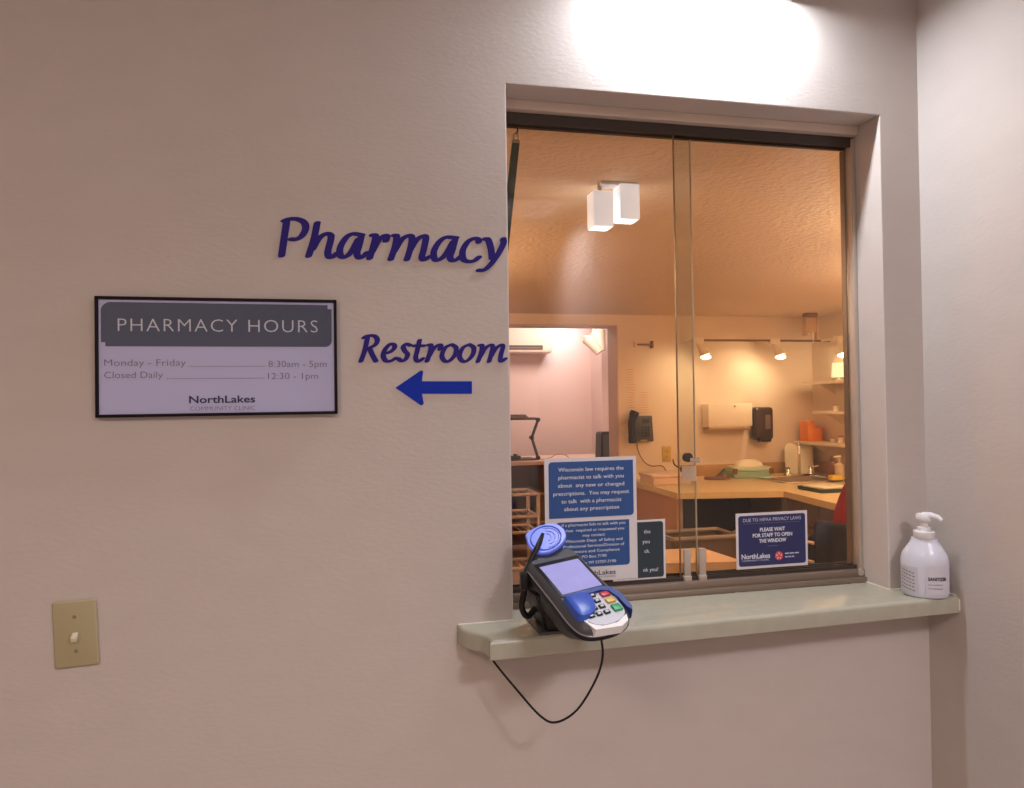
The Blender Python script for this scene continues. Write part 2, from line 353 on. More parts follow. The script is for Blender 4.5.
# ------------------------------------------------------------------ wall lettering
GL = {"Pharmacy":[["P",[[[-0.1002,1.8499],[-0.1051,1.8173],[-0.11,1.7836]],[[-0.1048,1.8497],[-0.096,1.8532],[-0.081,1.8538],[-0.0684,1.8476],[-0.0662,1.8356],[-0.0733,1.822],[-0.0837,1.8156],[-0.0923,1.8153]]]],["h",[[[-0.0446,1.848],[-0.0512,1.8168],[-0.0609,1.7846]],[[-0.0538,1.7974],[-0.0419,1.8183],[-0.0289,1.8278],[-0.02,1.8257],[-0.0201,1.8155],[-0.0257,1.7934],[-0.0228,1.7838],[-0.0152,1.7852],[-0.0093,1.791]]]],["a",[[[0.0388,1.8278],[0.0209,1.8296],[0.0077,1.8208],[-0.0028,1.8015],[-0.0022,1.7869],[0.0061,1.7847],[0.0181,1.7948],[0.0315,1.8197]],[[0.0381,1.8278],[0.0325,1.8051],[0.0288,1.7927],[0.0323,1.7842],[0.0407,1.7869],[0.0473,1.7938]]]],["r",[[[0.058,1.8285],[0.0645,1.8271],[0.0602,1.8084],[0.0527,1.7836]],[[0.0576,1.7961],[0.0688,1.8174],[0.0798,1.8276],[0.0864,1.8271],[0.0838,1.8186]]]],["m",[[[0.1,1.8296],[0.1049,1.8273],[0.1005,1.8048],[0.0929,1.7828]],[[0.0992,1.7974],[0.1141,1.8214],[0.1278,1.8301],[0.1344,1.8264],[0.1312,1.8058],[0.124,1.7832]],[[0.1286,1.7983],[0.1425,1.8212],[0.1563,1.8304],[0.1617,1.8263],[0.1572,1.8042],[0.1533,1.7891],[0.1569,1.7837],[0.1682,1.79]]]],["a",[[[0.2216,1.829],[0.2014,1.8295],[0.1874,1.8197],[0.1771,1.8011],[0.1782,1.7861],[0.1869,1.7846],[0.2009,1.7968],[0.2151,1.8212]],[[0.2203,1.8284],[0.2136,1.8035],[0.2089,1.7908],[0.2129,1.7838],[0.2223,1.7861],[0.2307,1.7927]]]],["c",[[[0.267,1.8225],[0.2655,1.828],[0.2573,1.829],[0.2444,1.8217],[0.2345,1.8042],[0.235,1.7878],[0.2439,1.783],[0.2567,1.7846],[0.2666,1.792]]]],["y",[[[0.2792,1.829],[0.2861,1.8275],[0.2918,1.8086],[0.2934,1.7908]],[[0.3169,1.8304],[0.3172,1.8209],[0.3047,1.7975],[0.2901,1.7779],[0.277,1.7669],[0.2662,1.7658]]]]],"Restroom":[["R",[[[0.0468,1.6305],[0.0415,1.6064],[0.0339,1.5847]],[[0.0397,1.6299],[0.0463,1.6335],[0.0596,1.6336],[0.0654,1.6261],[0.0609,1.6161],[0.0475,1.6094]],[[0.0504,1.6094],[0.0562,1.5959],[0.062,1.5847]]]],["e",[[[0.08,1.5998],[0.0911,1.6035],[0.0981,1.6111],[0.0967,1.6171],[0.0892,1.6174],[0.0801,1.608],[0.0761,1.5959],[0.0808,1.5859],[0.0903,1.5853],[0.1,1.5907]]]],["s",[[[0.1284,1.6157],[0.1208,1.6182],[0.1147,1.6133],[0.1176,1.605],[0.123,1.598],[0.1189,1.5883],[0.1114,1.5853],[0.1048,1.5898]]]],["t",[[[0.1467,1.6256],[0.1419,1.6051],[0.1387,1.5929],[0.141,1.5852],[0.1462,1.5852],[0.1524,1.5898]],[[0.1365,1.6149],[0.1548,1.6149]]]],["r",[[[0.1634,1.6165],[0.1689,1.6159],[0.1663,1.6005],[0.1606,1.5846]],[[0.165,1.5944],[0.1741,1.6098],[0.1843,1.6166],[0.1886,1.615],[0.1864,1.6082]]]],["o",[[[0.2097,1.6176],[0.1972,1.6114],[0.1902,1.5959],[0.1953,1.5852],[0.2056,1.5858],[0.2163,1.5975],[0.2184,1.6114],[0.2097,1.6176]]]],["o",[[[0.245,1.6177],[0.2324,1.6115],[0.2253,1.596],[0.2305,1.5851],[0.2408,1.5857],[0.2517,1.5975],[0.2538,1.6115],[0.245,1.6177]]]],["m",[[[0.2655,1.6162],[0.2709,1.6156],[0.2684,1.6006],[0.2619,1.5838]],[[0.2664,1.5929],[0.2771,1.61],[0.2877,1.6169],[0.2924,1.6138],[0.2897,1.6007],[0.2847,1.5838]],[[0.288,1.5929],[0.2984,1.6094],[0.3091,1.617],[0.3132,1.6132],[0.3088,1.5976],[0.3077,1.5866],[0.3109,1.5844],[0.3177,1.5894]]]]],"arrow":[[0.0987,1.5331],[0.149,1.5669],[0.153,1.5647],[0.1503,1.5454],[0.2494,1.5447],[0.249,1.5199],[0.15,1.521],[0.1534,1.5011],[0.1482,1.4981]]}
def nib_stroke(bm, pts, W, T, ang, y0, y1):
    P = catmull([(a, b, 0) for a, b in pts], 7)
    N = 14; ca, sa = math.cos(ang), math.sin(ang)
    def hull(ps):
        ps = sorted(set((round(a, 7), round(b, 7)) for a, b in ps)); lo = []; hi = []
        cr = lambda o, a, b: (a[0]-o[0])*(b[1]-o[1])-(a[1]-o[1])*(b[0]-o[0])
        for p in ps:
            while len(lo) > 1 and cr(lo[-2], lo[-1], p) <= 0: lo.pop()
            lo.append(p)
        for p in reversed(ps):
            while len(hi) > 1 and cr(hi[-2], hi[-1], p) <= 0: hi.pop()
            hi.append(p)
        return lo[:-1]+hi[:-1]
    nib = [(W/2*math.cos(t)*ca-T/2*math.sin(t)*sa, W/2*math.cos(t)*sa+T/2*math.sin(t)*ca) for t in [2*PI*k/N for k in range(N)]]
    for qi, (a, b) in enumerate(zip(P, P[1:])):
        yy = y0 - (qi+1)*6e-6
        h = hull([(a.x+n[0], a.y+n[1]) for n in nib]+[(b.x+n[0], b.y+n[1]) for n in nib])
        prism(bm, h, lambda x, z: (x, yy, z), lambda x, z: (x, y1, z))
for word, W, T, la in (('Pharmacy', .0142, .0066, 'large dark blue italic word Pharmacy on the wall beside the window'),
                       ('Restroom', .0106, .0052, 'smaller dark blue italic word Restroom above the arrow')):
    t = thing('wall_lettering', la, 'lettering', (0, 0, 0))
    for ch, strokes in GL[word]:
        bm = B()
        for st in strokes: nib_stroke(bm, st, W, T, math.radians(14), -.0012-.0004*(st is strokes[-1] and len(strokes) > 1), -.0002)
        link('letter', bm, M_navy, t)
ar = link('wall_arrow', prism(B(), GL['arrow'], lambda a, b: (a, -.0012, b), lambda a, b: (a, -.0002, b)), M_blue)
tag(ar, 'bright blue arrow pointing left on the wall below the word Restroom', 'arrow')

# ------------------------------------------------------------------ opening hours sign
hs = thing('hours_sign', 'black framed pharmacy hours sign on the lobby wall', 'sign', (0, 0, 0))
X0, X1, Z0, Z1 = -.4275, -.0105, 1.4845, 1.7005
link('board', box(B(), X0+.003, X1-.003, -.009, -.0005, Z0+.003, Z1-.003), M_signw, hs)
for a in ((X0, X1, Z1-.0055, Z1), (X0, X1, Z0, Z0+.0055), (X0, X0+.0055, Z0, Z1), (X1-.0055, X1, Z0, Z1)):
    link('frame_rail', box(B(), a[0], a[1], -.013, -.0005, a[2], a[3], .001), M_blk2, hs, True)
panel('header_band', rrect(X0+.0095, X1-.0095, 1.6115, 1.6905, (.016, 0, .012, 0)), -.0095, .0005, M_band, hs)
panel('corner_notch', rrect(X1-.0165, X1-.0095, 1.683, 1.6905, (0, 0, 0, 0)), -.0098, .0003, M_signw, hs)
panel('corner_notch', rrect(X0+.0095, X0+.0165, 1.6115, 1.6185, (0, 0, 0, 0)), -.0098, .0003, M_signw, hs)
text('lettering', 'PHARMACY HOURS', -.3905, 1.6385, .0245, .345, -.0096, M_txtl, hs, bold=-.012, space=1.15)
text('lettering', 'Monday - Friday', -.413, 1.5765, .0125, .135, -.0092, M_txtg, hs, bold=-.008)
text('lettering', 'Closed Daily', -.413, 1.5545, .0125, .096, -.0092, M_txtg, hs, bold=-.008)
text('lettering', '8:30am - 5pm', -.135, 1.5735, .0125, .105, -.0092, M_txtg, hs, bold=-.008)
text('lettering', '12:30 - 1pm', -.136, 1.551, .0125, .09, -.0092, M_txtg, hs, bold=-.008)
text('leader_dots', '.'*34, -.273, 1.5745, .010, .132, -.0092, M_txtg, hs)
text('leader_dots', '.'*42, -.310, 1.5525, .010, .168, -.0092, M_txtg, hs)
text('lettering', 'NorthLakes', -.273, 1.5085, .0135, .114, -.0092, M_txtn, hs, bold=.018)
text('lettering', 'COMMUNITY CLINIC', -.271, 1.4945, .0082, .112, -.0092, M_txtg, hs, bold=-.012)

# ------------------------------------------------------------------ light switch
ls = thing('light_switch', 'ivory toggle light switch low on the lobby wall', 'switch', (-.4635, 0, 1.1055), rot=(0, math.radians(-2.2), 0))
bm = B(); box(bm, -.0355, .0355, -.006, -.0003, -.058, .058, .003, 3); link('cover_plate', bm, M_ivory, ls, True)
link('toggle_surround', box(B(), -.006, .006, -.0068, -.0058, -.013, .013, .0003), M_ivory, ls)
Mt = Matrix.Rotation(math.radians(25), 4, 'X')
link('toggle', box(B(), -.0045, .0045, -.019, -.003, -.0045, .0055, .0012, 2, M=Mt), M_ivory2, ls, True)
for dz in (.030, -.030):
    bm = B(); tube(bm, [(0, -.0072, dz), (0, -.0055, dz)], .0032, 12); link('screw', bm, mat('screw_head', (.25, .21, .13), .4), ls, True)

# ------------------------------------------------------------------ notices on the glass
n1 = thing('glass_notice', 'tall white notice with two blue text panels behind the card terminal', 'sign', (0, 0, 0))
sh = lambda x, z: (x, z)
def quadboard(name, x0, x1, z0, z1, y, t, ma, parent): return link(name, box(B(), x0, x1, y, y+t, z0, z1), ma, parent)
YN = .0925
quadboard('board', .421, .632, 1.109, 1.379, YN, .0015, M_paper, n1)
panel('text_panel', rrect(.430, .6245, 1.249, 1.371, (.008, 0, .008, 0)), YN-.0004, .0004, M_sblue, n1)
panel('text_panel', rrect(.4455, .6135, 1.1405, 1.240, (.007, 0, .007, 0)), YN-.0004, .0004, M_sblue, n1)
rows = [('Wisconsin law requires the', 1.350, .150), ('pharmacist to talk with you', 1.333, .150), ('about  any new or changed', 1.3155, .152),
        ('prescriptions.  You may request', 1.298, .174), ('to talk  with a pharmacist', 1.281, .138), ('about any prescription', 1.2645, .126)]
for s, z, wd in rows: text('lettering', s, .527, z, .0088, wd, YN-.0005, M_txtw, n1, 'C', .0)
rows = [('If a pharmacist fails to talk with you', 1.2305, .146), ('when  required or requested you', 1.2185, .140), ('may contact:', 1.2070, .052),
        ('Wisconsin Dept. of Safety and', 1.1955, .132), ('Professional Services/Division of', 1.1840, .140), ('Licensure and Compliance', 1.1725, .118),
        ('PO Box 7190', 1.1605, .056), ('Madison WI 53707-7190', 1.1475, .100)]
for s, z, wd in rows: text('lettering', s, .531, z, .0064, wd, YN-.0005, M_txtw, n1, 'C', .0)
text('lettering', 'NorthLakes', .580, 1.122, .0105, .086, YN-.0002, M_txtn, n1, 'R', .008)
text('lettering', 'COMMUNITY CLINIC', .580, 1.1155, .0038, .082, YN-.0002, M_txtg, n1, 'R')
n2 = thing('glass_notice', 'dark teal notice partly hidden behind the tall white one', 'sign', (0, 0, 0))
quadboard('board', .575, .700, 1.104, 1.236, .0950, .0015, M_paper, n2)
panel('text_panel', rrect(.580, .695, 1.108, 1.2315, (.006, .006, .006, .006)), .0946, .0004, M_steal, n2)
for s, z, x in (('the', 1.206, .664), ('you', 1.184, .662), ('ck.', 1.163, .662), ('nk you!', 1.121, .681)):
    text('lettering', s, x, z, .0088, None, .0944, M_txtw, n2, 'R')
n3 = thing('glass_notice', 'navy privacy notice on the right glass pane with red round emblem', 'sign', (0, 0, 0))
Y3 = .0965
quadboard('board', .8755, 1.060, 1.1105, 1.2385, Y3, .0012, M_paper, n3)
panel('text_panel', rrect(.8815, 1.0545, 1.1165, 1.2325, (.006, .006, .006, .006)), Y3-.0004, .0004, M_snavy, n3)
text('lettering', 'DUE TO HIPAA PRIVACY LAWS', .9685, 1.2185, .0082, .150, Y3-.0005, mat('sign_text_dim', (.50, .50, .64), .5), n3, 'C', .004)
panel('rule_line', rrect(.895, 1.040, 1.2135, 1.2143, (0, 0, 0, 0)), Y3-.0006, .0002, M_txtg, n3)
text('lettering', 'PLEASE WAIT', .9685, 1.195, .0088, .065, Y3-.0005, M_txtw, n3, 'C', .02)
text('lettering', 'FOR STAFF TO OPEN', .9685, 1.182, .0088, .102, Y3-.0005, M_txtw, n3, 'C', .02)
text('lettering', 'THE WINDOW', .9685, 1.169, .0088, .070, Y3-.0005, M_txtw, n3, 'C', .02)
panel('rule_line', rrect(.955, .981, 1.160, 1.1612, (0, 0, 0, 0)), Y3-.0006, .0002, M_txtg, n3)
text('lettering', 'NorthLakes', .888, 1.1335, .0115, .073, Y3-.0005, M_txtw, n3, 'L', .015)
text('lettering', 'COMMUNITY CLINIC', .889, 1.1275, .0036, .070, Y3-.0005, M_txtl, n3, 'L')
bm = B(); tube(bm, [(.984, Y3-.0012, 1.1365), (.984, Y3-.0002, 1.1365)], .0102, 28); em = link('emblem', bm, M_red, n3)
for a in range(5):
    bm = B(); px, pz = .984+.0058*math.cos(a*2*PI/5+PI/2), 1.1365+.0058*math.sin(a*2*PI/5+PI/2)
    tube(bm, [(px, Y3-.0015, pz), (px, Y3-.001, pz)], .0022, 10); link('emblem_dot', bm, M_pinkw, em)
for z, x1 in ((1.1395, 1.038), (1.1315, 1.026)):
    for k in range(3):
        a = 1.000+k*(x1-1.0)/3; panel('fine_print', rrect(a, a+(x1-1.0)/3-.002, z, z+.0028, (0, 0, 0, 0)), Y3-.0006, .0002, M_txtl, n3)

# ------------------------------------------------------------------ card terminal on its tilted stand
TM = Matrix(((.966, -.259, .025), (.246, .878, -.41), (.084, .403, .912)))
TC = Vector((.393, -.176, 1.187))
ct = thing('card_terminal', 'black and blue card payment terminal tilted on a stand at the left of the ledge', 'terminal', TC, rot=TM)
def outline(pts): return [(p.x, p.y) for p in catmull([(a, b, 0) for a, b in pts], 4)]
top = [(-.048, .062), (-.030, .080), (.034, .080), (.049, .062), (.050, .0), (.052, -.05), (.052, -.105), (.040, -.135), (.012, -.150), (-.020, -.150), (-.042, -.138), (-.050, -.105), (-.049, -.04)]
def loft(bm, layers):
    rs = [[bm.verts.new((x*sx+ox, y*sy+oy, z)) for x, y in pts] for pts, sx, sy, ox, oy, z in layers]
    n = len(rs[0])
    for a, b in zip(rs, rs[1:]):
        for k in range(n): bm.faces.new((a[k], a[(k+1) % n], b[(k+1) % n], b[k]))
    bm.faces.new(rs[0][::-1]); bm.faces.new(rs[-1]); bmesh.ops.recalc_face_normals(bm, faces=bm.faces[:]); return bm
tp = outline(top+[top[0]])[:-1]
link('body', loft(B(), [(tp, .70, .52, -.002, .012, -.075), (tp, .95, .74, -.003, .010, -.055), (tp, 1.08, .95, -.004, .003, -.030), (tp, 1.14, 1.03, -.004, 0, -.020), (tp, 1.12, 1.02, -.003, 0, -.014)]), M_black, ct, True)
link('top_shell', loft(B(), [(tp, 1.12, 1.02, -.003, 0, -.0139), (tp, 1.10, 1.01, -.002, 0, -.007), (tp, 1.02, 1.0, 0, 0, -.001), (tp, .97, .985, 0, 0, .001)]), M_dgrey, ct, True)
tube_pts = [(x*1.11-.003, y*1.015, -.0125) for x, y in tp]; tube_pts.append(tube_pts[0])
bm = B(); tube(bm, tube_pts, .0016, 6); link('trim_line', bm, mat('silver_trim', (.30, .30, .36), .3, metal=.5), ct, True)
bm = B(); box(bm, -.047, .0465, -.047, .052, .0008, .0022, .0008); link('screen_bezel', bm, M_black, ct, True)
link('screen', box(B(), -.041, .041, -.041, .041, .0022, .0028), M_screen, ct)
# keypad recess, keys, privacy hood
link('keypad_plate', prism(B(), outline([(-.036, -.054), (.038, -.054), (.041, -.10), (.034, -.132), (.010, -.146), (-.018, -.146), (-.036, -.13), (-.038, -.10), (-.036, -.054)])[:-1], lambda a, b: (a, b, .0015), lambda a, b: (a, b, .0045)), M_keyp, ct)
for r_ in range(4):
    for c_ in range(3):
        x = -.026+c_*.0155; y = -.066-r_*.0175
        k = link('key', box(B(), x-.0056, x+.0056, y-.0048, y+.0048, .0045, .0075, .001), M_black, ct, True)
        link('key_cap', box(B(), x-.0030, x+.0030, y-.0024, y+.0024, .0075, .0078), M_keyp, k)
for y, mm, nm in ((-.070, M_kr, 'red cancel key'), (-.090, M_ky, 'yellow clear key'), (-.1125, M_kg, 'green enter key')):
    h = .011 if mm is M_kg else .008
    link('key', box(B(), .019, .036, y-h, y+h*.7, .0045, .0085, .0015), mm, ct, True)['label'] = nm
lw = [(-.052, -.050), (-.044, -.047), (-.018, -.046), (-.004, -.056), (-.006, -.085), (-.020, -.110), (-.042, -.118), (-.054, -.105)]
lw = outline(lw+[lw[0]])[:-1]
link('privacy_hood', loft(B(), [(lw, 1, 1, .003, -.006, -.010), (lw, .99, .99, .003, -.006, .003), (lw, .9, .9, .001, -.012, .011), (lw, .6, .6, -.009, -.036, .014)]), M_tblue, ct, True)['label'] = 'bright blue left cheek of the keypad hood'
rw = [(-.020, -.046), (.030, -.044), (.048, -.052), (.056, -.080), (.054, -.118), (.048, -.128), (.044, -.118), (.044, -.085), (.038, -.062), (.024, -.055), (-.016, -.056)]
rw = rw
link('privacy_hood', loft(B(), [(rw, 1, 1, 0, -.006, -.010), (rw, 1, 1, 0, -.006, .005), (rw, .985, .985, 0, -.007, .009), (rw, .97, .97, .0, -.008, .010)]), mat('terminal_deep_blue', (.02, .05, .26), .35), ct, True)['label'] = 'deep blue right and top rim of the keypad hood'
# white lip at the bottom (card slot)
link('card_slot_lip', prism(B(), [(-.044, -.112), (-.036, -.152), (.012, -.160), (.030, -.150), (.036, -.134), (.010, -.148), (-.020, -.147), (-.036, -.132), (-.040, -.112)], lambda a, b: (a, b, .0035), lambda a, b: (a, b, -.012)), M_white, ct)
# raised contactless flag
def flag():
    pts = [(-.044, .020), (-.030, .030), (.0, .036), (.028, .032), (.046, .012), (.044, -.012), (.022, -.030), (-.006, -.036), (-.030, -.028), (-.042, -.008)]
    return outline(pts+[pts[0]])[:-1]
FM = TM.inverted() @ Matrix(((.975, .03, -.22), (.10, .80, -.59), (.16, .60, .78)))
fm4 = FM.to_4x4(); fm4.translation = Vector((.004, .100, .016)); fo = [(a*.88, b*.98) for a, b in flag()]
bm = loft(B(), [(fo, .95, .95, 0, 0, -.006), (fo, 1, 1, 0, 0, -.003), (fo, 1, 1, 0, 0, .001), (fo, .95, .95, 0, 0, .003)])
for v in bm.verts: v.co = fm4 @ v.co
fl = link('contactless_reader', bm, M_flag, ct, True)
for rad, a0, a1 in ((.011, -1.2, 1.3), (.019, -1.3, 1.4), (.027, -1.5, 1.6)):
    bm = B(); tube(bm, [fm4 @ Vector((.0+rad*math.cos(a0+(a1-a0)*k/14), rad*.9*math.sin(a0+(a1-a0)*k/14), .0035)) for k in range(15)], .0013, 6)
    link('contactless_wave', bm, M_flagl, fl, True)
bm = B(); tube(bm, [fm4 @ Vector((.031*math.cos(k*PI/14), .029*math.sin(k*PI/14), .0035)) for k in range(29)], .0012, 6)
link('contactless_ring', bm, M_tblue, fl, True)
TMi = Matrix.Translation(TC) @ TM.to_4x4(); INV = TMi.inverted()
wv = lambda *p: INV @ Vector(p)
bm = B(); tube(bm, [wv(.3185, -.135, 1.186), wv(.333, -.128, 1.212), wv(.352, -.118, 1.240), wv(.3605, -.113, 1.2565)], [.0045, .0045, .0052, .003], 10); sty = link('stylus', bm, M_black, ct, True)
bm = B(); tube(bm, catmull([wv(.358, -.113, 1.2565), wv(.3455, -.125, 1.235), wv(.3445, -.128, 1.205), wv(.3455, -.135, 1.178)], 5), .0009, 6); link('tether', bm, M_dgrey, sty, True)
bm = B(); box(bm, -.0085, .0085, -.006, .006, -.020, .012, .002)
for v in bm.verts: v.co = INV @ (v.co + Vector((.3190, -.133, 1.180)))
link('stylus_holder', bm, M_black, ct, True)
# stand
def wbox(x0, x1, y0, y1, z0, z1, bev):
    b = box(B(), x0, x1, y0, y1, z0, z1, bev)
    for v in b.verts: v.co = INV @ v.co
    return b
link('stand_plate', wbox(.352, .470, -.108, .0, 1.0662, 1.0705, .001), M_dgrey, ct, True)
def frus(q0, z0, q1, z1):
    b = B(); A_ = [b.verts.new(INV @ Vector((x, y, z0))) for x, y in q0]; C_ = [b.verts.new(INV @ Vector((x, y, z1))) for x, y in q1]
    b.faces.new(A_[::-1]); b.faces.new(C_)
    for k in range(4): b.faces.new((A_[k], A_[(k+1) % 4], C_[(k+1) % 4], C_[k]))
    bmesh.ops.recalc_face_normals(b, faces=b.faces[:]); bmesh.ops.bevel(b, geom=b.edges[:], offset=.004, segments=2, affect='EDGES'); return b
link('stand_post', frus([(.366, -.106), (.478, -.106), (.478, -.012), (.366, -.012)], 1.0705, [(.328, -.175), (.435, -.175), (.435, -.06), (.328, -.06)], 1.160), M_black, ct, True)
bm = B(); tube(bm, [wv(*p) for p in catmull([(.326, -.10, 1.150), (.322, -.095, 1.118), (.334, -.09, 1.098), (.352, -.085, 1.112)], 5)], .006, 8); link('stand_lever', bm, M_black, ct, True)
cabp = [(.428, -.232, 1.140), (.429, -.232, 1.100), (.436, -.22, 1.055), (.432, -.19, 1.003), (.410, -.15, .938), (.376, -.13, .911), (.348, -.12, .922), (.306, -.1, .970), (.270, -.085, 1.016), (.262, -.08, 1.034)]
bm = B(); tube(bm, [wv(*p) for p in catmull(cabp, 6)], .0021, 8); link('cable', bm, M_black, ct, True)

for o_ in ct.children_recursive:
    if o_.name.split('.')[0] in ('body', 'top_shell', 'trim_line', 'keypad_plate', 'key', 'key_cap', 'privacy_hood', 'card_slot_lip'):
        for v in o_.data.vertices:
            if v.co.y < -.05: v.co.y = -.05 + (v.co.y+.05)*.86
# ------------------------------------------------------------------ hand sanitiser
SC = (1.240, -.062, 1.0658)
hb = thing('sanitizer_bottle', 'white pump sanitizer bottle at the right end of the ledge', 'bottle', SC, rot=(0, 0, math.radians(-40)))
prof = [(.040, 0), (.0435, .002), (.0455, .006), (.046, .03), (.047, .060), (.0475, .078), (.044, .092), (.037, .104), (.030, .114), (.0265, .121), (.0255, .126)]
link('bottle_body', lathe(B(), prof, seg=40, sy=.72), M_bottle, hb, True)
link('collar', lathe(B(), [(.0205, .1262), (.0215, .1275), (.0215, .140), (.020, .1415)], seg=36), M_white, hb, True)
link('pump_stem', lathe(B(), [(.0125, .1415), (.0125, .150), (.008, .152), (.008, .166)], seg=20), M_white, hb, True)
bm = B(); lathe(bm, [(.0145, .163), (.0160, .166), (.0158, .176), (.0135, .179)], seg=20)
tube(bm, [(-.002, 0, .174), (.014, -.003, .1755), (.028, -.006, .172), (.034, -.0075, .166)], [.0085, .0078, .006, .0045], 10)
link('pump_head', bm, M_white, hb, True)
def wrap(z0, z1, a0, a1, e, ma, nm, par):
    b = B(); n = 16; lo = []; hi = []
    for k in range(n+1):
        a = a0+(a1-a0)*k/n
        for lst, z in ((lo, z0), (hi, z1)): lst.append(b.verts.new(((.0472+e)*math.cos(a), (.0472+e)*.72*math.sin(a)-e*.2, z)))
    for k in range(n): b.faces.new((lo[k], lo[k+1], hi[k+1], hi[k]))
    return link(nm, b, ma, par, True)
lb = wrap(.010, .072, -PI*.5, -PI*.10, .0008, M_label, 'label', hb)
lb2 = wrap(.012, .066, -PI*.93, -PI*.60, .0008, mat('bottle_back_label', (.55, .54, .60), .5), 'label', hb)
def wraptext(s, z, h, a0, a1, ma, bold=0):
    t = text('lettering', s, 0, 0, h, 1.0, 0, ma, lb, 'L', bold)
    for v in t.data.vertices:
        a = a0+(a1-a0)*v.co.x; e = .0478+.0006+(0.0003 if v.co.y < 0 else 0)
        v.co = Vector((e*math.cos(a), e*.72*math.sin(a)-.0002, z+v.co.z))
    return t
wraptext('SANITIZER', .040, .0072, -PI*.47, -PI*.20, M_txtn, .03)
for k in range(2): wraptext('hand sanitizing foam', .030-k*.008, .003, -PI*.47, -PI*.27, M_txtg)
for k in range(6):
    zz = .058-k*.0075
    b = B(); n = 5
    for q in range(n):
        a = -PI*.88+q*.155+.03*(k % 2)
        p = [((.0484)*math.cos(a+d), (.0484)*.72*math.sin(a+d)-.0003, zz-.004*q*.35+dz) for d, dz in ((0, 0), (.11, -.001), (.11, .0013), (0, .0023))]
        b.faces.new([b.verts.new(c) for c in p])
    link('fine_print', b, M_txtg, lb2)

# ================================================================== PHARMACY ROOM
# strap hanging from a hook inside the head
st = thing('hanging_strap', 'dark green strap on a metal clip hanging inside the window top left', 'strap', (.468, .5, 2.2545))
bm = B(); tube(bm, catmull([(0, 0, 0), (.003, 0, -.012), (-.002, 0, -.022)], 5), .0022, 8); link('hook', bm, M_dkbr, st, True)
bm = B(); tube(bm, [(.007*math.cos(k*PI/8)-.002, 0, -.030+.010*math.sin(k*PI/8)) for k in range(17)], .0022, 8); box(bm, -.014, .009, -.003, .003, -.047, -.039, .001); link('clip', bm, M_alu, st, True)
b = B(); prism(b, [(-.013, -.045), (.008, -.045), (-.012, -.21), (-.035, -.40), (-.055, -.40), (-.034, -.21)], lambda a, c: (a, -.0015, c), lambda a, c: (a, .0015, c)); link('webbing', b, M_green, st)

# ceiling light with two square glass shades
cl = thing('ceiling_light', 'ceiling light with two square white glass shades', 'lamp', (.925, .955, 2.2545))
link('canopy', box(B(), -.06, .07, -.025, .025, -.012, 0, .003), M_white, cl, True)
for x, y, z0, z1 in ((-.056, .0, -.158, -.036), (.040, .0, -.130, -.008)):
    b = box(B(), x-.036, x+.036, y-.036, y+.036, z0, z1, .004)
    shd = link('glass_shade', b, M_shade, cl, True); link('shade_opening', box(B(), x-.030, x+.030, y-.030, y+.030, z0-.0012, z0+.001), mat('shade_bright', (1, 1, 1), .4, emit=(1, 1, 1), es=1.6), shd)
    bm = B(); tube(bm, [(x, y, z1-.002), (x, y, 0)], .009, 12); link('shade_holder', bm, M_chrome, cl, True)
ll = bpy.data.lights.new('shade_lamp', 'POINT'); ll.energy = 1.2; ll.color = (1, .9, .8); ll.shadow_soft_size = .08; lo_ = bpy.data.objects.new('shade_lamp', ll); COL.objects.link(lo_); lo_.location = (.925, 1.02, 2.05)

# track light with three heads
tl = thing('track_light', 'ceiling hung track light with three glowing spot heads by the back wall', 'lamp', (3.4, 4.30, 2.2545))
link('rail', box(B(), -.52, .80, -.012, .012, -.252, -.235, .003), mat('track_brown', (.20, .10, .05), .5), tl)
bm = B(); tube(bm, [(.71, 0, -.2435), (.71, -.25, -.2435)], .008, 6); link('side_arm', bm, M_pcream, tl, True)
h = link('lamp_head', box(B(), .67, .75, -.28, -.22, -.27, -.225, .006), M_pcream, tl, True)
bm = B(); tube(bm, [(.71, -.25, -.27), (.715, -.27, -.34), (.72, -.28, -.375)], [.018, .040, .048], 16); link('lamp_cup', bm, M_pcream, h, True)
bm = B(); lathe(bm, [(.012, -.02), (.038, -.012), (.043, 0), (.030, .014), (.012, .020)], (.72, -.285, -.388), 18); link('bulb', bm, M_bulb, h, True)
for x in (-.47, .25):
    bm = B(); tube(bm, [(x, .0, -.2435), (x, .2995, -.2435)], .006, 8); link('stem', bm, M_pcream, tl, True)
for x, dx in ((-.47, .04), (.25, .03)):
    h = link('lamp_head', box(B(), x-.045, x+.045, -.03, .03, -.275, -.225, .006), M_pcream, tl, True)
    bm = B(); tube(bm, [(x, 0, -.27), (x+dx, -.02, -.34), (x+dx*1.3, -.03, -.375)], [.018, .040, .048], 16); link('lamp_cup', bm, M_pcream, h, True)
    bm = B(); lathe(bm, [(.012, -.02), (.038, -.012), (.043, 0), (.030, .014), (.012, .020)], (x+dx*1.35, -.035, -.388), 18); link('bulb', bm, M_bulb, h, True)

# boxy bracket unit on the ceiling
eu = thing('ceiling_bracket', 'cream U shaped bracket hanging from the ceiling near the back right corner', 'bracket', (4.01, 4.3, 2.2545))
b = B(); box(b, -.062, -.045, -.03, .03, -.20, -.035, .003); box(b, .045, .062, -.03, .03, -.23, -.035, .003); box(b, -.045, .045, -.02, .03, -.17, -.04, .003); link('bracket_arms', b, mat('bracket_tan', (.62, .42, .26), .5), eu, True)
b = B(); box(b, -.055, .055, -.035, .035, -.035, 0, .006); link('bracket_cap', b, M_brown, eu, True)
b = B(); tube(b, [(.02, 0, -.16), (.02, 0, -.26)], [.016, .012], 10); link('bracket_peg', b, M_pcream, eu, True)

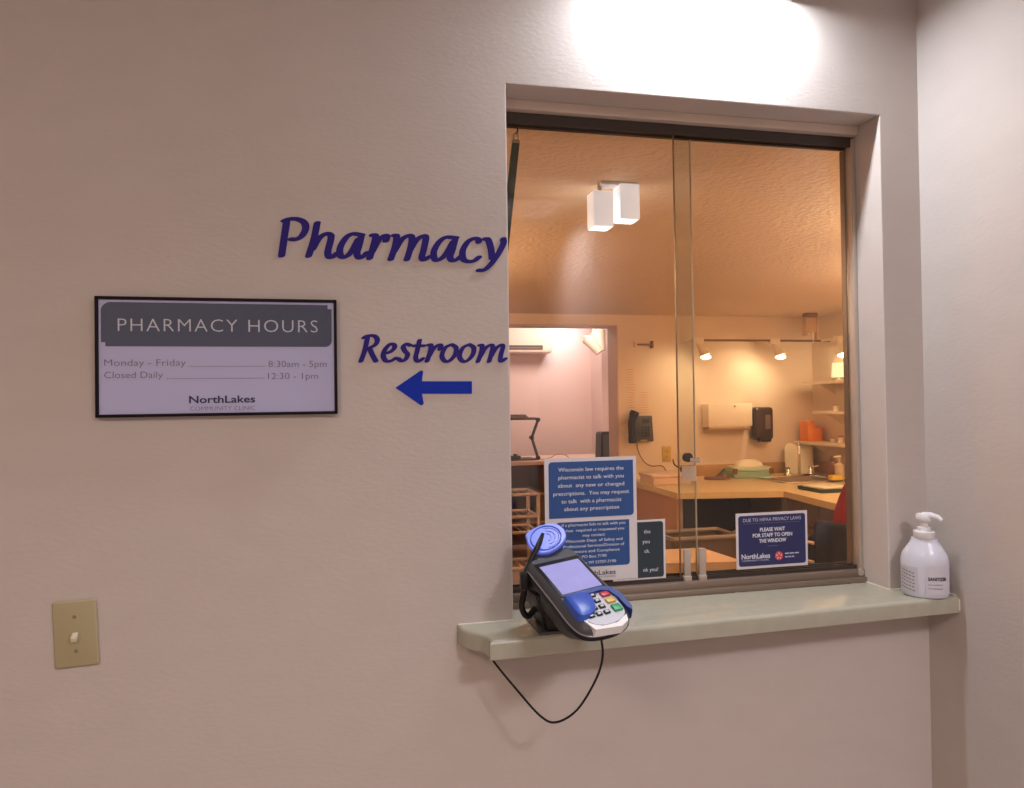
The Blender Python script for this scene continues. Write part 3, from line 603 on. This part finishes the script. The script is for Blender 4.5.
# short rail on the wall
wr = thing('wall_rail', 'short brown rail with end brackets high on the back wall above the telephone', 'rail', (2.56, 4.6, 1.995))
bm = B(); tube(bm, [(-.07, -.03, 0), (.07, -.03, 0)], .008, 8); link('rod', bm, M_brown, wr, True)
for x, hh in ((-.08, .022), (.075, .032)):
    link('end_bracket', box(B(), x-.009, x+.009, -.045, -.0005, -hh, hh, .003), M_brown if x > 0 else M_pcream, wr, True)

# papers on the wall
for (x0, x1, z0, z1, la) in ((2.40, 2.50, 1.44, 1.80, 'long faded paper notice on the back wall, left one'), (2.525, 2.615, 1.40, 1.60, 'small faded paper notice on the back wall right above the telephone')):
    t = thing('paper_notice', la, 'paper', ((x0+x1)/2, 4.6, (z0+z1)/2)); wx = (x1-x0)/2; hz = (z1-z0)/2
    link('sheet', box(B(), -wx, wx, -.003, -.0005, -hz, hz), mat('faded_paper', (.83, .63, .46), .7), t)
    b = B(); n = int(hz*2/.022)
    for k in range(n): box(b, -wx*.75, wx*(.3+.4*random.random()), -.0036, -.003, hz-.02-k*.022-.006, hz-.02-k*.022)
    link('print_lines', b, mat('faded_print', (.62, .42, .30), .7), t)

# wall telephone
ph = thing('wall_telephone', 'black wall telephone with handset and screen beside the wide opening', 'telephone', (2.51, 4.6, 1.28))
b = box(B(), -.075, .105, -.055, -.0005, -.130, .095, .01)
for v in b.verts: v.co.x += (v.co.z < -.02)*.012
link('body', b, M_dgrey, ph, True)
bm = B(); tube(bm, catmull([(-.090, -.075, -.130), (-.100, -.088, -.06), (-.100, -.088, .05), (-.068, -.080, .130)], 5), [.036]*4+[.031]*9+[.040]*3, 12); link('handset', bm, M_black, ph, True)
link('screen', box(B(), .005, .075, -.058, -.055, .03, .07), mat('phone_screen', (.05, .05, .05), .15), ph)
for r_ in range(4):
    for c_ in range(3): link('key', box(B(), .0+c_*.028, .018+c_*.028, -.059, -.055, -.0-r_*.024-.014, -.0-r_*.024), M_black, ph)
link('card_label', box(B(), -.01, .05, -.0570, -.055, -.126, -.112), mat('label_yellowish', (.45, .40, .12), .5), ph)
bm = B(); tube(bm, catmull([(-.03, -.02, -.125), (-.02, -.02, -.20), (.03, -.02, -.30), (.11, -.015, -.345), (.20, -.02, -.345), (.235, -.03, -.39)], 7), .005, 6); link('cord', bm, M_brown, ph, True)
# outlet
ou = thing('wall_outlet', 'yellowish wall outlet plate low beside the telephone', 'outlet', (2.765, 4.6, 1.035))
link('cover_plate', box(B(), -.042, .042, -.006, -.0005, -.068, .068, .003), mat('outlet_yellow', (.60, .42, .12), .5), ou, True)
for dz in (.025, -.025): link('socket', box(B(), -.016, .016, -.008, -.006, dz-.014, dz+.014, .002), mat('outlet_socket', (.50, .33, .10), .5), ou)

# dispensers
pt = thing('paper_towel_dispenser', 'cream folded paper towel dispenser on the back wall', 'dispenser', (3.32, 4.6, 1.34))
link('body', box(B(), -.215, .215, -.13, -.0005, -.075, .130, .012), M_pcream, pt, True)
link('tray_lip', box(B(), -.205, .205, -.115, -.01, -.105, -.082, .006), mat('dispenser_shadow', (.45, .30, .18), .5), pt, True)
link('side_bracket', box(B(), -.190, .190, -.12, -.002, -.083, -.074), M_pcream, pt)
bm = B(); tube(bm, [(.04, -.137, .105), (.04, -.129, .105)], .008, 12); link('lock', bm, M_brown, pt, True)
sd = thing('soap_dispenser', 'dark brown soap dispenser on the back wall', 'dispenser', (3.665, 4.6, 1.285))
b = box(B(), -.095, .095, -.11, -.0005, -.145, .148, .03, 4); link('body', b, mat('espresso_plastic', (.05, .025, .015), .22), sd, True)
link('front_window', box(B(), .0, .055, -.116, -.109, -.05, .08, .003), mat('smoke_window', (.16, .11, .09), .12), sd, True)
link('push_lever', box(B(), -.05, .06, -.118, -.06, -.162, -.13, .006), M_black, sd, True)

# ------------------------------------------------------------------ counter
wt = thing('countertop', 'tan L shaped laminate worktop along the back and right walls', 'counter')
plan = [(2.30, 4.598), (2.34, 4.12), (2.37, 3.60), (3.13, 3.40), (3.03, 2.75), (3.01, 2.25), (4.228, 2.25), (4.228, 4.598)]
plan = [(2.372, 4.598), (2.372, 4.25), (2.36, 3.54), (3.13, 3.39), (3.01, 2.30), (4.228, 2.30), (4.228, 4.598)]
b = prism(B(), plan, lambda x, y: (x, y, .830), lambda x, y: (x, y, .785)); link('top_slab', b, M_counter, wt)
b = B(); box(b, 2.90, 4.228, 4.575, 4.598, .8301, .93, .003); link('backsplash', b, mat('backsplash_tan', (.48, .28, .12), .5), wt, True)
b = B(); box(b, 4.205, 4.228, 2.3, 4.575, .8301, .93, .003); link('backsplash', b, mat('backsplash_tan', (.48, .28, .12), .5), wt, True)
ep = thing('counter_end_panel', 'pinkish end panel under the left end of the counter', 'panel')
b = prism(B(), [(2.38, 3.60), (2.43, 3.60), (2.50, 4.59), (2.45, 4.59)], lambda x, y: (x, y, .784), lambda x, y: (x, y, 0)); link('panel', b, mat('panel_pink', (.58, .36, .26), .6), ep)
bc = thing('base_cabinet', 'dark base cabinet set back under the far counter', 'cabinet')
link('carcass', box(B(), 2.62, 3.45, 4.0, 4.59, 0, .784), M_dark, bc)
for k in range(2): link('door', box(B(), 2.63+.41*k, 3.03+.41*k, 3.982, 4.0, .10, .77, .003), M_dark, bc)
rc = thing('base_cabinet', 'taupe base cabinet under the right hand counter', 'cabinet')
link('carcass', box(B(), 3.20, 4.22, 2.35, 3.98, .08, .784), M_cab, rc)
for k in range(3):
    y0 = 2.37+.345*k
    d_ = link('drawer', box(B(), 3.182, 3.20, y0, y0+.335, .60, .765, .003), M_cab, rc)
    link('door', box(B(), 3.182, 3.20, y0, y0+.335, .10, .585, .003), M_cab, rc)
link('corner_post', box(B(), 3.13, 3.19, 3.36, 3.42, 0, .784), M_rim, rc)
# open wire drawer frame, pale
b = B(); D0 = Vector((2.86, 2.50, .50))
for a, c in (((-.02, .22, .10), (.30, -.15, .02)), ((-.02, .22, -.02), (.30, -.15, -.10)), ((-.02, .22, .10), (-.02, .22, -.02)), ((.30, -.15, .02), (.30, -.15, -.10))): tube(b, [D0+Vector(a), D0+Vector(c)], .011, 8)
wf = link('pull_out_frame', b, mat('pale_frame', (.62, .48, .36), .5), rc, True); wf['label'] = 'pale pull out frame standing forward of the cabinet front'
link('frame_tray', box(B(), 2.86, 3.19, 2.40, 2.70, .39, .40), M_dark, wf)

# white box and odds on the left end of the counter
wb = thing('storage_box', 'low white box on the left end of the counter', 'box', (2.56, 4.18, .831))
link('box_base', box(B(), -.16, .16, -.13, .15, 0, .055, .006), mat('pinkish_white', (.82, .62, .50), .6), wb, True)
link('lid', box(B(), -.17, .17, -.14, .16, .055, .080, .008), mat('pinkish_white', (.82, .62, .50), .6), wb, True)
plg = thing('power_adapter', 'dark power adapter with plug on the counter beside the white box', 'adapter', (2.80, 4.28, .831))
link('adapter_body', box(B(), -.045, .045, -.04, .04, 0, .11, .01), M_dgrey, plg, True)
bm = B(); tube(bm, catmull([(-.04, 0, .09), (-.08, .06, .13), (-.02, .22, .16)], 6), .006, 6); link('cord', bm, M_black, plg, True)
hose = thing('coiled_hose', 'thin brown coiled cord lying on the back counter', 'cord', (3.04, 4.20, .832))
bm = B(); tube(bm, [(.11*math.cos(k*PI/10), .10*math.sin(k*PI/10), .008+.0006*k) for k in range(36)], .006, 6); link('coil', bm, M_brown, hose, True)
# mint sterilizer box with cream cloth dome
mb = thing('instrument_tray', 'mint green lidded tray holding a cream cloth on the back counter', 'tray', (3.42, 4.36, .831), rot=(0, 0, math.radians(-8)))
link('tray_base', box(B(), -.17, .17, -.10, .10, 0, .06, .01), M_mint, mb, True)
link('tray_lid', box(B(), -.165, .165, -.095, .095, .061, .095, .01), mat('mint_pale', (.55, .68, .50), .4), mb, True)
for x in (-.16, .16): link('handle_clip', box(B(), x-.02, x+.02, -.11, -.095, .035, .085, .004), M_amber, mb, True)
b = B(); lathe(b, [(.13, 0), (.125, .02), (.10, .042), (.06, .056), (.02, .060)], (0, 0, .0955), 24, 1, .6); tag(link('folded_cloth', b, M_cream, None, True), 'domed cream cloth on the mint green tray', 'cloth'); bpy.data.objects['folded_cloth'].location = (3.42, 4.36, .831)
cg = thing('dark_tongs', 'small dark green tool leaning at the left of the mint tray', 'tool', (3.14, 4.34, .831))
b = B(); tube(b, [(-.05, 0, .012), (.0, .0, .03), (.05, .02, .075)], [.012, .018, .012], 8); box(b, -.03, .02, -.02, .02, 0, .03, .006); link('tool_body', b, M_tray, cg, True)

# sink, faucet, upright plates
sk = thing('sink', 'steel sink set in the corner of the counter', 'sink', (3.70, 4.02, .831))
b = B()
for (x0, x1, y0, y1) in ((-.30, .30, -.24, -.20), (-.30, .30, .20, .24), (-.30, -.26, -.2, .2), (.26, .30, -.2, .2)): box(b, x0, x1, y0, y1, 0, .010, .003)
link('rim', b, M_chrome, sk, True)
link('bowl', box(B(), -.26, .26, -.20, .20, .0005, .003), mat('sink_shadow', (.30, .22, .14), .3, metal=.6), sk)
fc = thing('faucet', 'chrome gooseneck faucet with two handles behind the sink', 'faucet', (3.86, 4.28, .831))
link('base_plate', box(B(), -.14, .14, -.03, .03, 0, .02, .008), M_chrome, fc, True)
bm = B(); tube(bm, catmull([(0, 0, .02), (0, 0, .16), (-.005, -.01, .27), (-.03, -.05, .31), (-.075, -.11, .28), (-.085, -.13, .20)], 6), .011, 10); link('spout', bm, M_chrome, fc, True)
for x in (-.11, .11):
    bm = B(); lathe(bm, [(.026, .018), (.022, .04), (.014, .06), (.02, .075), (.012, .085)], (x, 0, 0), 14); tube(bm, [(x, 0, .07), (x*1.5, -.03, .085)], .007, 8); link('handle', bm, M_chrome, fc, True)
for i, (x, la) in enumerate(((3.92, 'left of two tall cream boards standing behind the faucet'), (4.06, 'right of two tall cream boards standing behind the faucet'))):
    b = prism(B(), rrect(-.064, .064, 0, .275, (.055, .055, .015, .015)), lambda a, c: (a, -.01, c), lambda a, c: (a, .012, c)); bmesh.ops.bevel(b, geom=b.edges[:], offset=.003, segments=2, affect='EDGES')
    o = tag(link('drying_board', b, M_cream, None, True), la, 'board', 'boards behind the faucet'); o.location = (x, 4.46, .832); o.rotation_euler = (math.radians(-8), 0, math.radians(-8))

# things on the right hand counter
def small(name, la, cat, loc): return thing(name, la, cat, loc)
t = small('brown_bottle', 'brown squeeze bottle on the right hand counter', 'bottle', (4.06, 4.10, .831))
link('bottle_body', lathe(B(), [(.050, 0), (.053, .01), (.053, .11), (.04, .135), (.018, .145)], seg=20), M_amber, t, True); link('cap', lathe(B(), [(.02, .145), (.02, .175), (.012, .18)], seg=16), M_brown, t, True)
t = small('pump_bottle', 'clear pump soap bottle on the right hand counter', 'bottle', (4.00, 3.93, .831))
link('bottle_body', lathe(B(), [(.038, 0), (.040, .01), (.040, .12), (.014, .14)], seg=20), mat('soap_clear', (.75, .58, .40), .2), t, True)
bm = B(); tube(bm, [(0, 0, .14), (0, 0, .19)], .007, 8); tube(bm, [(.01, 0, .19), (-.05, 0, .185)], .009, 8); link('pump', bm, M_cream, t, True)
t = small('soap_bottle', 'pale squat bottle beside the pump bottle', 'bottle', (4.10, 3.66, .831))
link('bottle_body', lathe(B(), [(.045, 0), (.048, .01), (.048, .10), (.02, .125)], seg=20), M_cream, t, True); link('cap', lathe(B(), [(.022, .125), (.022, .15), (.015, .155)], seg=16), M_cream, t, True)
t = small('sponge', 'yellow sponge by the sink', 'sponge', (3.84, 3.77, .842)); link('foam', box(B(), -.05, .05, -.035, .035, 0, .045, .014, 3), M_yell, t, True); link('scrub_pad', box(B(), -.048, .048, -.033, .033, .0, .009, .003), M_tray, t, True)
t = small('dark_brush', 'small dark brush beside the yellow sponge', 'brush', (3.90, 3.68, .831)); link('brush_head', box(B(), -.03, .03, -.02, .02, 0, .03, .006), M_dark, t, True); bm = B(); tube(bm, [(.02, 0, .02), (.10, -.03, .035)], .007, 8); link('handle', bm, M_dark, t, True)
t = small('serving_tray', 'dark green tray on the right hand counter', 'tray', (3.42, 3.32, .831)); link('tray_base', box(B(), -.13, .17, -.14, .14, 0, .014, .005), M_tray, t, True)
b = B()
for q in ((-.13, .17, .13, .14), (-.13, .17, -.14, -.13), (-.13, -.12, -.13, .13), (.16, .17, -.13, .13)): box(b, q[0], q[1], q[2], q[3], .014, .026)
link('tray_rim', b, M_tray, t)
o = tag(link('paper_stack', box(B(), -.12, .14, -.10, .16, 0, .014, .003), M_cream, None, True), 'pale papers on the dark green tray', 'paper'); o.location = (3.46, 3.36, .846); o.rotation_euler = (0, 0, .15)
t = small('blue_cloth', 'small dark blue cloth heap at the right of the counter', 'cloth', (3.90, 3.52, .831)); link('cloth_heap', lathe(B(), [(.07, 0), (.07, .02), (.05, .045), (.02, .052)], seg=14, sy=.7), M_bluec, t, True)

# shelves on the right wall and what stands on them
def shelf(loc, ln, la):
    t = thing('wall_shelf', la, 'shelf', loc)
    link('board', box(B(), -.22, -.0005, -ln/2, ln/2, -.012, .012, .002), M_pcream, t)
    for s in (-.35, .35): link('bracket', prism(B(), [(-.0005, -.012), (-.16, -.012), (-.0005, -.10)], lambda a, c: (a, s*ln-.008, c), lambda a, c: (a, s*ln+.008, c)), M_pcream, t)
shelf((4.23, 3.95, 1.640), .95, 'topmost pale wall shelf on the right wall')
shelf((4.23, 3.90, 1.382), .80, 'middle pale wall shelf on the right wall')
shelf((4.23, 4.03, 1.108), 1.12, 'lowest pale wall shelf on the right wall')
t = thing('table_lamp', 'small lit white shade lamp on the topmost shelf', 'lamp', (4.10, 4.05, 1.6525)); link('lamp_shade', lathe(B(), [(.050, .03), (.058, .03), (.052, .15), (.045, .15)], seg=20), M_lshade, t, True); link('lamp_base', lathe(B(), [(.03, 0), (.03, .008), (.01, .012), (.01, .032)], seg=16), M_pcream, t, True)
t = thing('sharps_container', 'orange stepped plastic container on the lowest shelf', 'container', (4.10, 4.45, 1.1205))
b = box(B(), -.075, .0, -.06, .06, 0, .185, .006); link('tall_box', b, M_orange, t, True); link('low_box', box(B(), .0, .08, -.06, .06, 0, .125, .006), M_orange, t, True)
for i, (x, y, z, h, r_) in enumerate(((4.14, 4.20, 1.1205, .04, .02), (4.12, 4.07, 1.1205, .06, .024), (4.10, 4.10, 1.3945, .055, .022), (4.13, 3.98, 1.3945, .08, .02), (4.12, 3.95, 1.1205, .05, .02))):
    t = thing('small_jar', ('tiny cup on the lowest shelf nearest the orange container', 'small jar in the middle of the lowest shelf', 'left jar on the middle shelf', 'taller right jar on the middle shelf', 'small jar at the near end of the lowest shelf')[i], 'jar', (x, y, z), group='jars on the wall shelves')
    link('glass_body', lathe(B(), [(r_, 0), (r_, h*.8), (r_*.8, h*.86)], seg=14), M_pcream, t, True); link('lid', lathe(B(), [(r_*.9, h*.86), (r_*.9, h)], seg=14), M_brown, t, True)

# waste bins in front of the dark cabinet
def bin_(loc, w_, d_, h_, la):
    t = thing('waste_bin', la, 'bin', loc, group='bins under the counter')
    b = B(); q = lambda s, z: [b.verts.new((x*w_/2*s, y*d_/2*s, z)) for x, y in ((-1, -1), (1, -1), (1, 1), (-1, 1))]
    a, c = q(.85, 0), q(1, h_)
    b.faces.new(a[::-1]); [b.faces.new((a[k], a[(k+1) % 4], c[(k+1) % 4], c[k])) for k in range(4)]
    b.faces.new([b.verts.new((v.co.x*.97, v.co.y*.97, h_-.04)) for v in c]); link('bin_body', b, M_bin, t)
    b = B(); cs = [(-w_/2, -d_/2, h_), (w_/2, -d_/2, h_), (w_/2, d_/2, h_), (-w_/2, d_/2, h_), (-w_/2, -d_/2, h_)]
    for p, r_ in zip(cs, cs[1:]): tube(b, [p, r_], .016, 8)
    link('rim', b, M_rim, t, True)
bin_((2.38, 3.30, 0), .48, .30, .57, 'left grey brown waste bin in front of the counter')
bin_((2.90, 3.20, 0), .42, .26, .56, 'right grey brown waste bin behind the navy privacy notice')

# desk just inside the window
dk = thing('desk', 'light wood work desk standing inside the pharmacy near the window', 'desk')
b = prism(B(), [(1.12, 2.01), (1.75, 1.98), (1.78, 1.63), (1.12, 1.75)], lambda x, y: (x, y, .760), lambda x, y: (x, y, .715)); link('desk_top', b, mat('maple_laminate', (.68, .50, .35), .45, var=.1), dk)
link('desk_panel', box(B(), 1.18, 1.70, 1.92, 1.94, .10, .714), M_brown, dk)
for x, y in ((1.17, 1.80), (1.70, 1.72), (1.17, 1.97), (1.70, 1.95)): link('leg', box(B(), x-.02, x+.02, y-.02, y+.02, 0, .714), M_dark, dk)

# ------------------------------------------------------------------ the room beyond the opening
ac = thing('air_conditioner', 'wall mounted cream air conditioner in the room beyond', 'air conditioner', (1.70, 6.6, 2.045))
b = box(B(), -.55, .55, -.22, -.0005, 0, .30, .03, 3); link('housing', b, mat('ac_cream', (.82, .66, .56), .5), ac, True)
link('air_slot', box(B(), -.5, .44, -.222, -.2, .035, .085), M_dark, ac); link('louvre', box(B(), -.5, .44, -.226, -.2, .052, .062), M_brown, ac)
sl = thing('spotlight_cluster', 'cream twin spotlights on the ceiling of the room beyond', 'lamp', (2.60, 6.0, 2.5795))
link('mount', lathe(B(), [(.06, 0), (.06, -.02), (.02, -.03)], seg=16), M_pcream, sl, True)
bm = B(); tube(bm, [(0, 0, -.02), (0, 0, -.38)], .012, 8); link('stem', bm, M_pcream, sl, True)
for (a, c, lo) in (((-.07, 0, -.40), (.04, -.06, -.56), 0), ((.05, 0, -.33), (.07, -.03, -.54), 1)):
    bm = B(); A_, C_ = Vector(a), Vector(c); tube(bm, [A_, A_.lerp(C_, .35), C_], [.075, .062, .045], 16); link('spot_head', bm, M_pcream, sl, True)
    bm = B(); lathe(bm, [(.055, 0), (.06, .01), (.02, .02)], tuple(A_+Vector((0, 0, .005))), 14); link('spot_cap', bm, M_cream, sl, True)
wbn = thing('workbench', 'brown open workbench with a pink top in the room beyond', 'workbench', (0, 0, 0))
link('bench_top', box(B(), 1.0, 2.75, 5.30, 6.0, .915, .952, .004), mat('bench_top_pink', (.66, .46, .38), .5), wbn, True)
link('back_board', box(B(), 1.02, 2.73, 5.94, 5.96, .05, .914), M_brown, wbn)
for x in (1.02, 1.88, 2.72): link('side_board', box(B(), x-.01, x+.01, 5.33, 5.93, 0, .914), M_brown, wbn)
for z in (.35, .62): link('shelf', box(B(), 1.04, 2.70, 5.40, 5.93, z, z+.02), M_brown, wbn)
lsd = thing('laptop_stand', 'dark folding Z shaped laptop stand on the workbench', 'stand', (1.80, 5.42, .953))
b = B(); box(b, -.36, .0, -.02, .22, 0, .014, .003); link('base', b, M_dark, lsd)
bm = B(); tube(bm, [(.015, 0, .015), (-.045, 0, .215)], .014, 8); link('lower_arm', bm, M_dark, lsd, True)
bm = B(); tube(bm, [(-.045, 0, .215), (.02, 0, .385)], .014, 8); link('upper_arm', bm, M_dark, lsd, True)
bm = B(); 
for p in ((-.045, .215), (.015, .02), (.02, .385)): tube(bm, [(p[0], -.014, p[1]), (p[0], .03, p[1])], .020, 10)
link('hinge', bm, M_black, lsd, True)
link('platform', box(B(), -.42, .03, -.02, .22, .385, .405, .004), M_dark, lsd)
lp = thing('laptop', 'closed dark laptop on top of the folding stand', 'laptop', (1.62, 5.52, 1.3595)); link('base_half', box(B(), -.20, .10, -.11, .11, 0, .016, .004), M_brown, lp, True); link('lid', box(B(), -.20, .085, -.11, .11, .0165, .032, .006), mat('laptop_lid', (.20, .13, .12), .4), lp, True)
t = thing('small_device', 'small dark device lying on the base of the laptop stand', 'device', (1.60, 5.46, .968)); link('device_body', box(B(), -.10, .05, -.03, .05, 0, .03, .008), M_black, t, True); bm = B(); lathe(bm, [(.02, .03), (.02, .045)], seg=12); link('knob', bm, M_black, t, True)
t = thing('loose_cable', 'thin pinkish cable arching over the workbench', 'cable', (0, 0, 0)); bm = B(); tube(bm, catmull([(1.84, 5.42, .957), (1.93, 5.42, .968), (2.00, 5.42, 1.0), (2.08, 5.42, .995), (2.13, 5.42, .957)], 6), .004, 6); link('cable', bm, mat('cable_pink', (.40, .22, .17), .6), t, True)
sp = thing('speaker', 'black upright speaker at the right end of the workbench', 'speaker', (2.42, 5.42, .953))
b = prism(B(), [(0, 0), (.15, 0), (.15, .255), (.022, .255), (.008, .235)], lambda a, c: (a, -.08, c), lambda a, c: (a, .08, c)); link('cabinet', b, M_black, sp)
link('grille', box(B(), .025, .135, -.086, -.08, .02, .235, .002), M_dgrey, sp)
ck = thing('wire_cart', 'pale wire shelf cart inside the pharmacy at the far left', 'cart', (0, 0, 0))
pw = mat('cart_pink_white', (.42, .34, .32), .5)
for x in (.80, 1.335):
    for y in (3.62, 3.92): bm = B(); tube(bm, [(x, y, .02), (x, y, .86)], .014, 8); link('post', bm, pw, ck, True)
for z in (.855, .70, .59, .34, .10):
    bm = B()
    for y in (3.62, 3.92): tube(bm, [(.80, y, z), (1.335, y, z)], .011, 6)
    for x in (.80, 1.335): tube(bm, [(x, 3.62, z), (x, 3.92, z)], .011, 6)
    sf = link('shelf_frame', bm, pw, ck, True)
    bm = B()
    for k in range(9): tube(bm, [(.86+k*.052, 3.62, z), (.86+k*.052, 3.92, z)], .003, 5)
    link('shelf_wires', bm, pw, sf, True)

# ------------------------------------------------------------------ seated person at the right, mostly behind the window jamb
def skin(name, verts, edges, radii, ma, parent, sub=2, root=0):
    me = bpy.data.meshes.new(name); me.from_pydata([Vector(v) for v in verts], edges, []); o = bpy.data.objects.new(name, me); COL.objects.link(o)
    me.materials.append(ma)
    md = o.modifiers.new('skin', 'SKIN'); md.use_smooth_shade = True
    for k, r in enumerate(radii):
        sv = me.skin_vertices[0].data[k]; sv.radius = r if isinstance(r, tuple) else (r, r); sv.use_root = (k == root)
    o.modifiers.new('sub', 'SUBSURF').levels = sub; o.modifiers['sub'].render_levels = sub
    dg = bpy.context.evaluated_depsgraph_get(); nm = bpy.data.meshes.new_from_object(o.evaluated_get(dg)); o.modifiers.clear(); o.data = nm; nm.name = name
    nm.shade_smooth(); o.parent = parent; return o
pe = thing('person', 'seated person in a red top and dark trousers partly hidden at the right jamb', 'person', (2.80, 1.95, 0), rot=(0, 0, math.radians(-66)))
# local frame: faces +Y, seat at z .47
J = dict(pelvis=(0, 0, .56), waist=(0, .02, .70), chest=(0, .04, .88), upper=(0, .04, .98), neck=(0, .05, 1.07), head0=(0, .065, 1.14), head1=(0, .075, 1.22), crown=(0, .07, 1.285))
V = list(J.values()); names = list(J); Ed = [(i, i+1) for i in range(7)]
Rd = [(.155, .12), (.135, .10), (.155, .105), (.14, .095), (.052, .052), (.066, .072), (.076, .092), (.055, .065)]
def chain(base, pts, rad):
    p = base
    for c, r in zip(pts, rad): V.append(c); Rd.append(r); Ed.append((p, len(V)-1)); p = len(V)-1
    return p
arms = {}
for s in (-1, 1):
    e = chain(3, [(s*.18, .03, .985), (s*.225, .0, .86), (s*.245, -.005, .74), (s*.20, .13, .72), (s*.15, .25, .735), (s*.14, .30, .735)], [.062, .050, .043, .038, .028, (.036, .018)])
    arms[s] = e
    chain(0, [(s*.095, .06, .54), (s*.11, .25, .53), (s*.12, .44, .51), (s*.12, .45, .28), (s*.12, .44, .09), (s*.12, .50, .04), (s*.12, .58, .03)], [.10, .085, .065, .052, .038, (.038, .032), (.038, .022)])
body = skin('body', V, Ed, Rd, M_skin, pe)
def sub(name, keys, pts, rad, ma):
    return skin(name, pts, keys, rad, ma, pe)
vt = [(0, 0, .555), (0, .02, .70), (0, .04, .88), (0, .045, .985), (0, .05, 1.055)]; et = [(0, 1), (1, 2), (2, 3), (3, 4)]; rtp = [(.180, .145), (.165, .13), (.185, .13), (.165, .115), (.068, .065)]
for s in (-1, 1):
    p = 3
    for c, r in zip([(s*.185, .03, .985), (s*.23, .0, .86), (s*.25, -.005, .74), (s*.205, .13, .72), (s*.165, .22, .733)], [.076, .066, .060, .052, .042]):
        vt.append(c); rtp.append(r); et.append((p, len(vt)-1)); p = len(vt)-1
skin('sweater', vt, et, rtp, M_redc, pe)
vt = [(0, 0, .56)]; et = []; rtp = [(.175, .13)]
for s in (-1, 1):
    p = 0
    for c, r in zip([(s*.095, .06, .54), (s*.11, .25, .53), (s*.12, .45, .51), (s*.12, .46, .28), (s*.12, .445, .11)], [.115, .10, .082, .068, .060]):
        vt.append(c); rtp.append(r); et.append((p, len(vt)-1)); p = len(vt)-1
skin('trousers', vt, et, rtp, M_trouser, pe)
for s in (-1, 1):
    skin('shoe', [(s*.12, .42, .045), (s*.12, .50, .045), (s*.12, .60, .035)], [(0, 1), (1, 2)], [(.050, .045), (.052, .042), (.045, .030)], M_black, pe)
    for k, (dx, L_) in enumerate(((-.027, .058), (-.009, .066), (.009, .062), (.027, .050))):
        b0 = Vector((s*.14+dx, .32, .735)); skin('finger', [b0, b0+Vector((0, L_*.5, .004)), b0+Vector((0, L_*.85, -.008)), b0+Vector((0, L_, -.020))], [(0, 1), (1, 2), (2, 3)], [.0095, .009, .008, .007], M_skin, pe, 1)
    b0 = Vector((s*.14-s*.03, .275, .733)); skin('thumb', [b0, b0+Vector((-s*.020, .025, 0)), b0+Vector((-s*.024, .05, -.006))], [(0, 1), (1, 2)], [.012, .0105, .0085], M_skin, pe, 1)
    bm = B(); lathe(bm, [(.004, -.013), (.011, -.009), (.0125, 0), (.011, .009), (.004, .013)], (s*.031, .150, 1.215), 14); link('eye', bm, M_white, pe, True)
    bm = B(); lathe(bm, [(.001, -.006), (.0055, -.003), (.006, 0), (.0055, .003), (.001, .006)], (s*.031, .161, 1.215), 10); link('iris', bm, M_dark, pe, True)
    bm = B(); lathe(bm, [(.004, -.028), (.010, -.022), (.013, 0), (.014, .018), (.006, .028)], (s*.069, .068, 1.205), 12, .6, 1.3); link('ear', bm, M_skin, pe, True)
skin('nose', [(0, .158, 1.222), (0, .172, 1.198), (0, .176, 1.186)], [(0, 1), (1, 2)], [.007, .010, .012], M_skin, pe, 1)
bm = B(); tube(bm, catmull([(-.024, .150, 1.162), (0, .160, 1.160), (.024, .150, 1.162)], 4), [.003]+[.005]*7+[.003], 8); link('mouth', bm, mat('lips', (.5, .2, .17), .5), pe, True)
skin('hair', [(0, -.012, 1.13), (0, .02, 1.215), (0, .055, 1.285), (0, .115, 1.292)], [(0, 1), (1, 2), (2, 3)], [(.058, .04), (.082, .072), (.078, .062), (.05, .022)], M_hair, pe)
oc = thing('office_chair', 'dark upholstered office chair under the person in red', 'chair', (2.80, 1.95, 0), rot=(0, 0, math.radians(-66)))
link('seat', box(B(), -.24, .24, -.20, .27, .37, .435, .03, 4), M_fabric, oc, True)
link('backrest', box(B(), -.25, .25, -.29, -.225, .50, .85, .03, 4), M_fabric, oc, True)
bm = B(); tube(bm, [(0, -.26, .52), (0, -.255, .36), (0, -.10, .34)], .018, 8); link('back_bar', bm, M_black, oc, True)
bm = B(); tube(bm, [(0, 0, .08), (0, 0, .37)], .028, 12); link('column', bm, M_black, oc, True)
for k in range(5):
    a = k*2*PI/5; bm = B(); tube(bm, [(0, 0, .10), (.27*math.cos(a), .27*math.sin(a), .065)], [.024, .015], 8); lg = link('leg', bm, M_black, oc, True)
    bm = B(); cx, cy = .27*math.cos(a), .27*math.sin(a); tube(bm, [(cx-.012, cy, .028), (cx+.012, cy, .028)], .027, 14); link('caster', bm, M_black, lg, True)

for i, (x, y, la) in enumerate(((-.15, 2.4, 'added unseen uplighter lamp at the left side of the pharmacy room'), (3.5, 1.7, 'added unseen uplighter lamp at the right side of the pharmacy room'), (2.6, .75, 'added unseen uplighter lamp next to the window side wall'))):
    t = thing('added_floor_lamp', la, 'lamp', (x, y, 0), group='added uplighters')  # stands made up to hold the added uplights, outside the camera view
    link('base', lathe(B(), [(.13, 0), (.13, .02), (.02, .03)], seg=24), M_black, t, True)
    bm = B(); tube(bm, [(0, 0, .02), (0, 0, 1.76)], .012, 10); link('pole', bm, M_black, t, True)
    link('bowl', lathe(B(), [(.02, 1.75), (.14, 1.80), (.17, 1.845), (.165, 1.846), (.13, 1.81), (.02, 1.77)], seg=28), M_pcream, t, True)
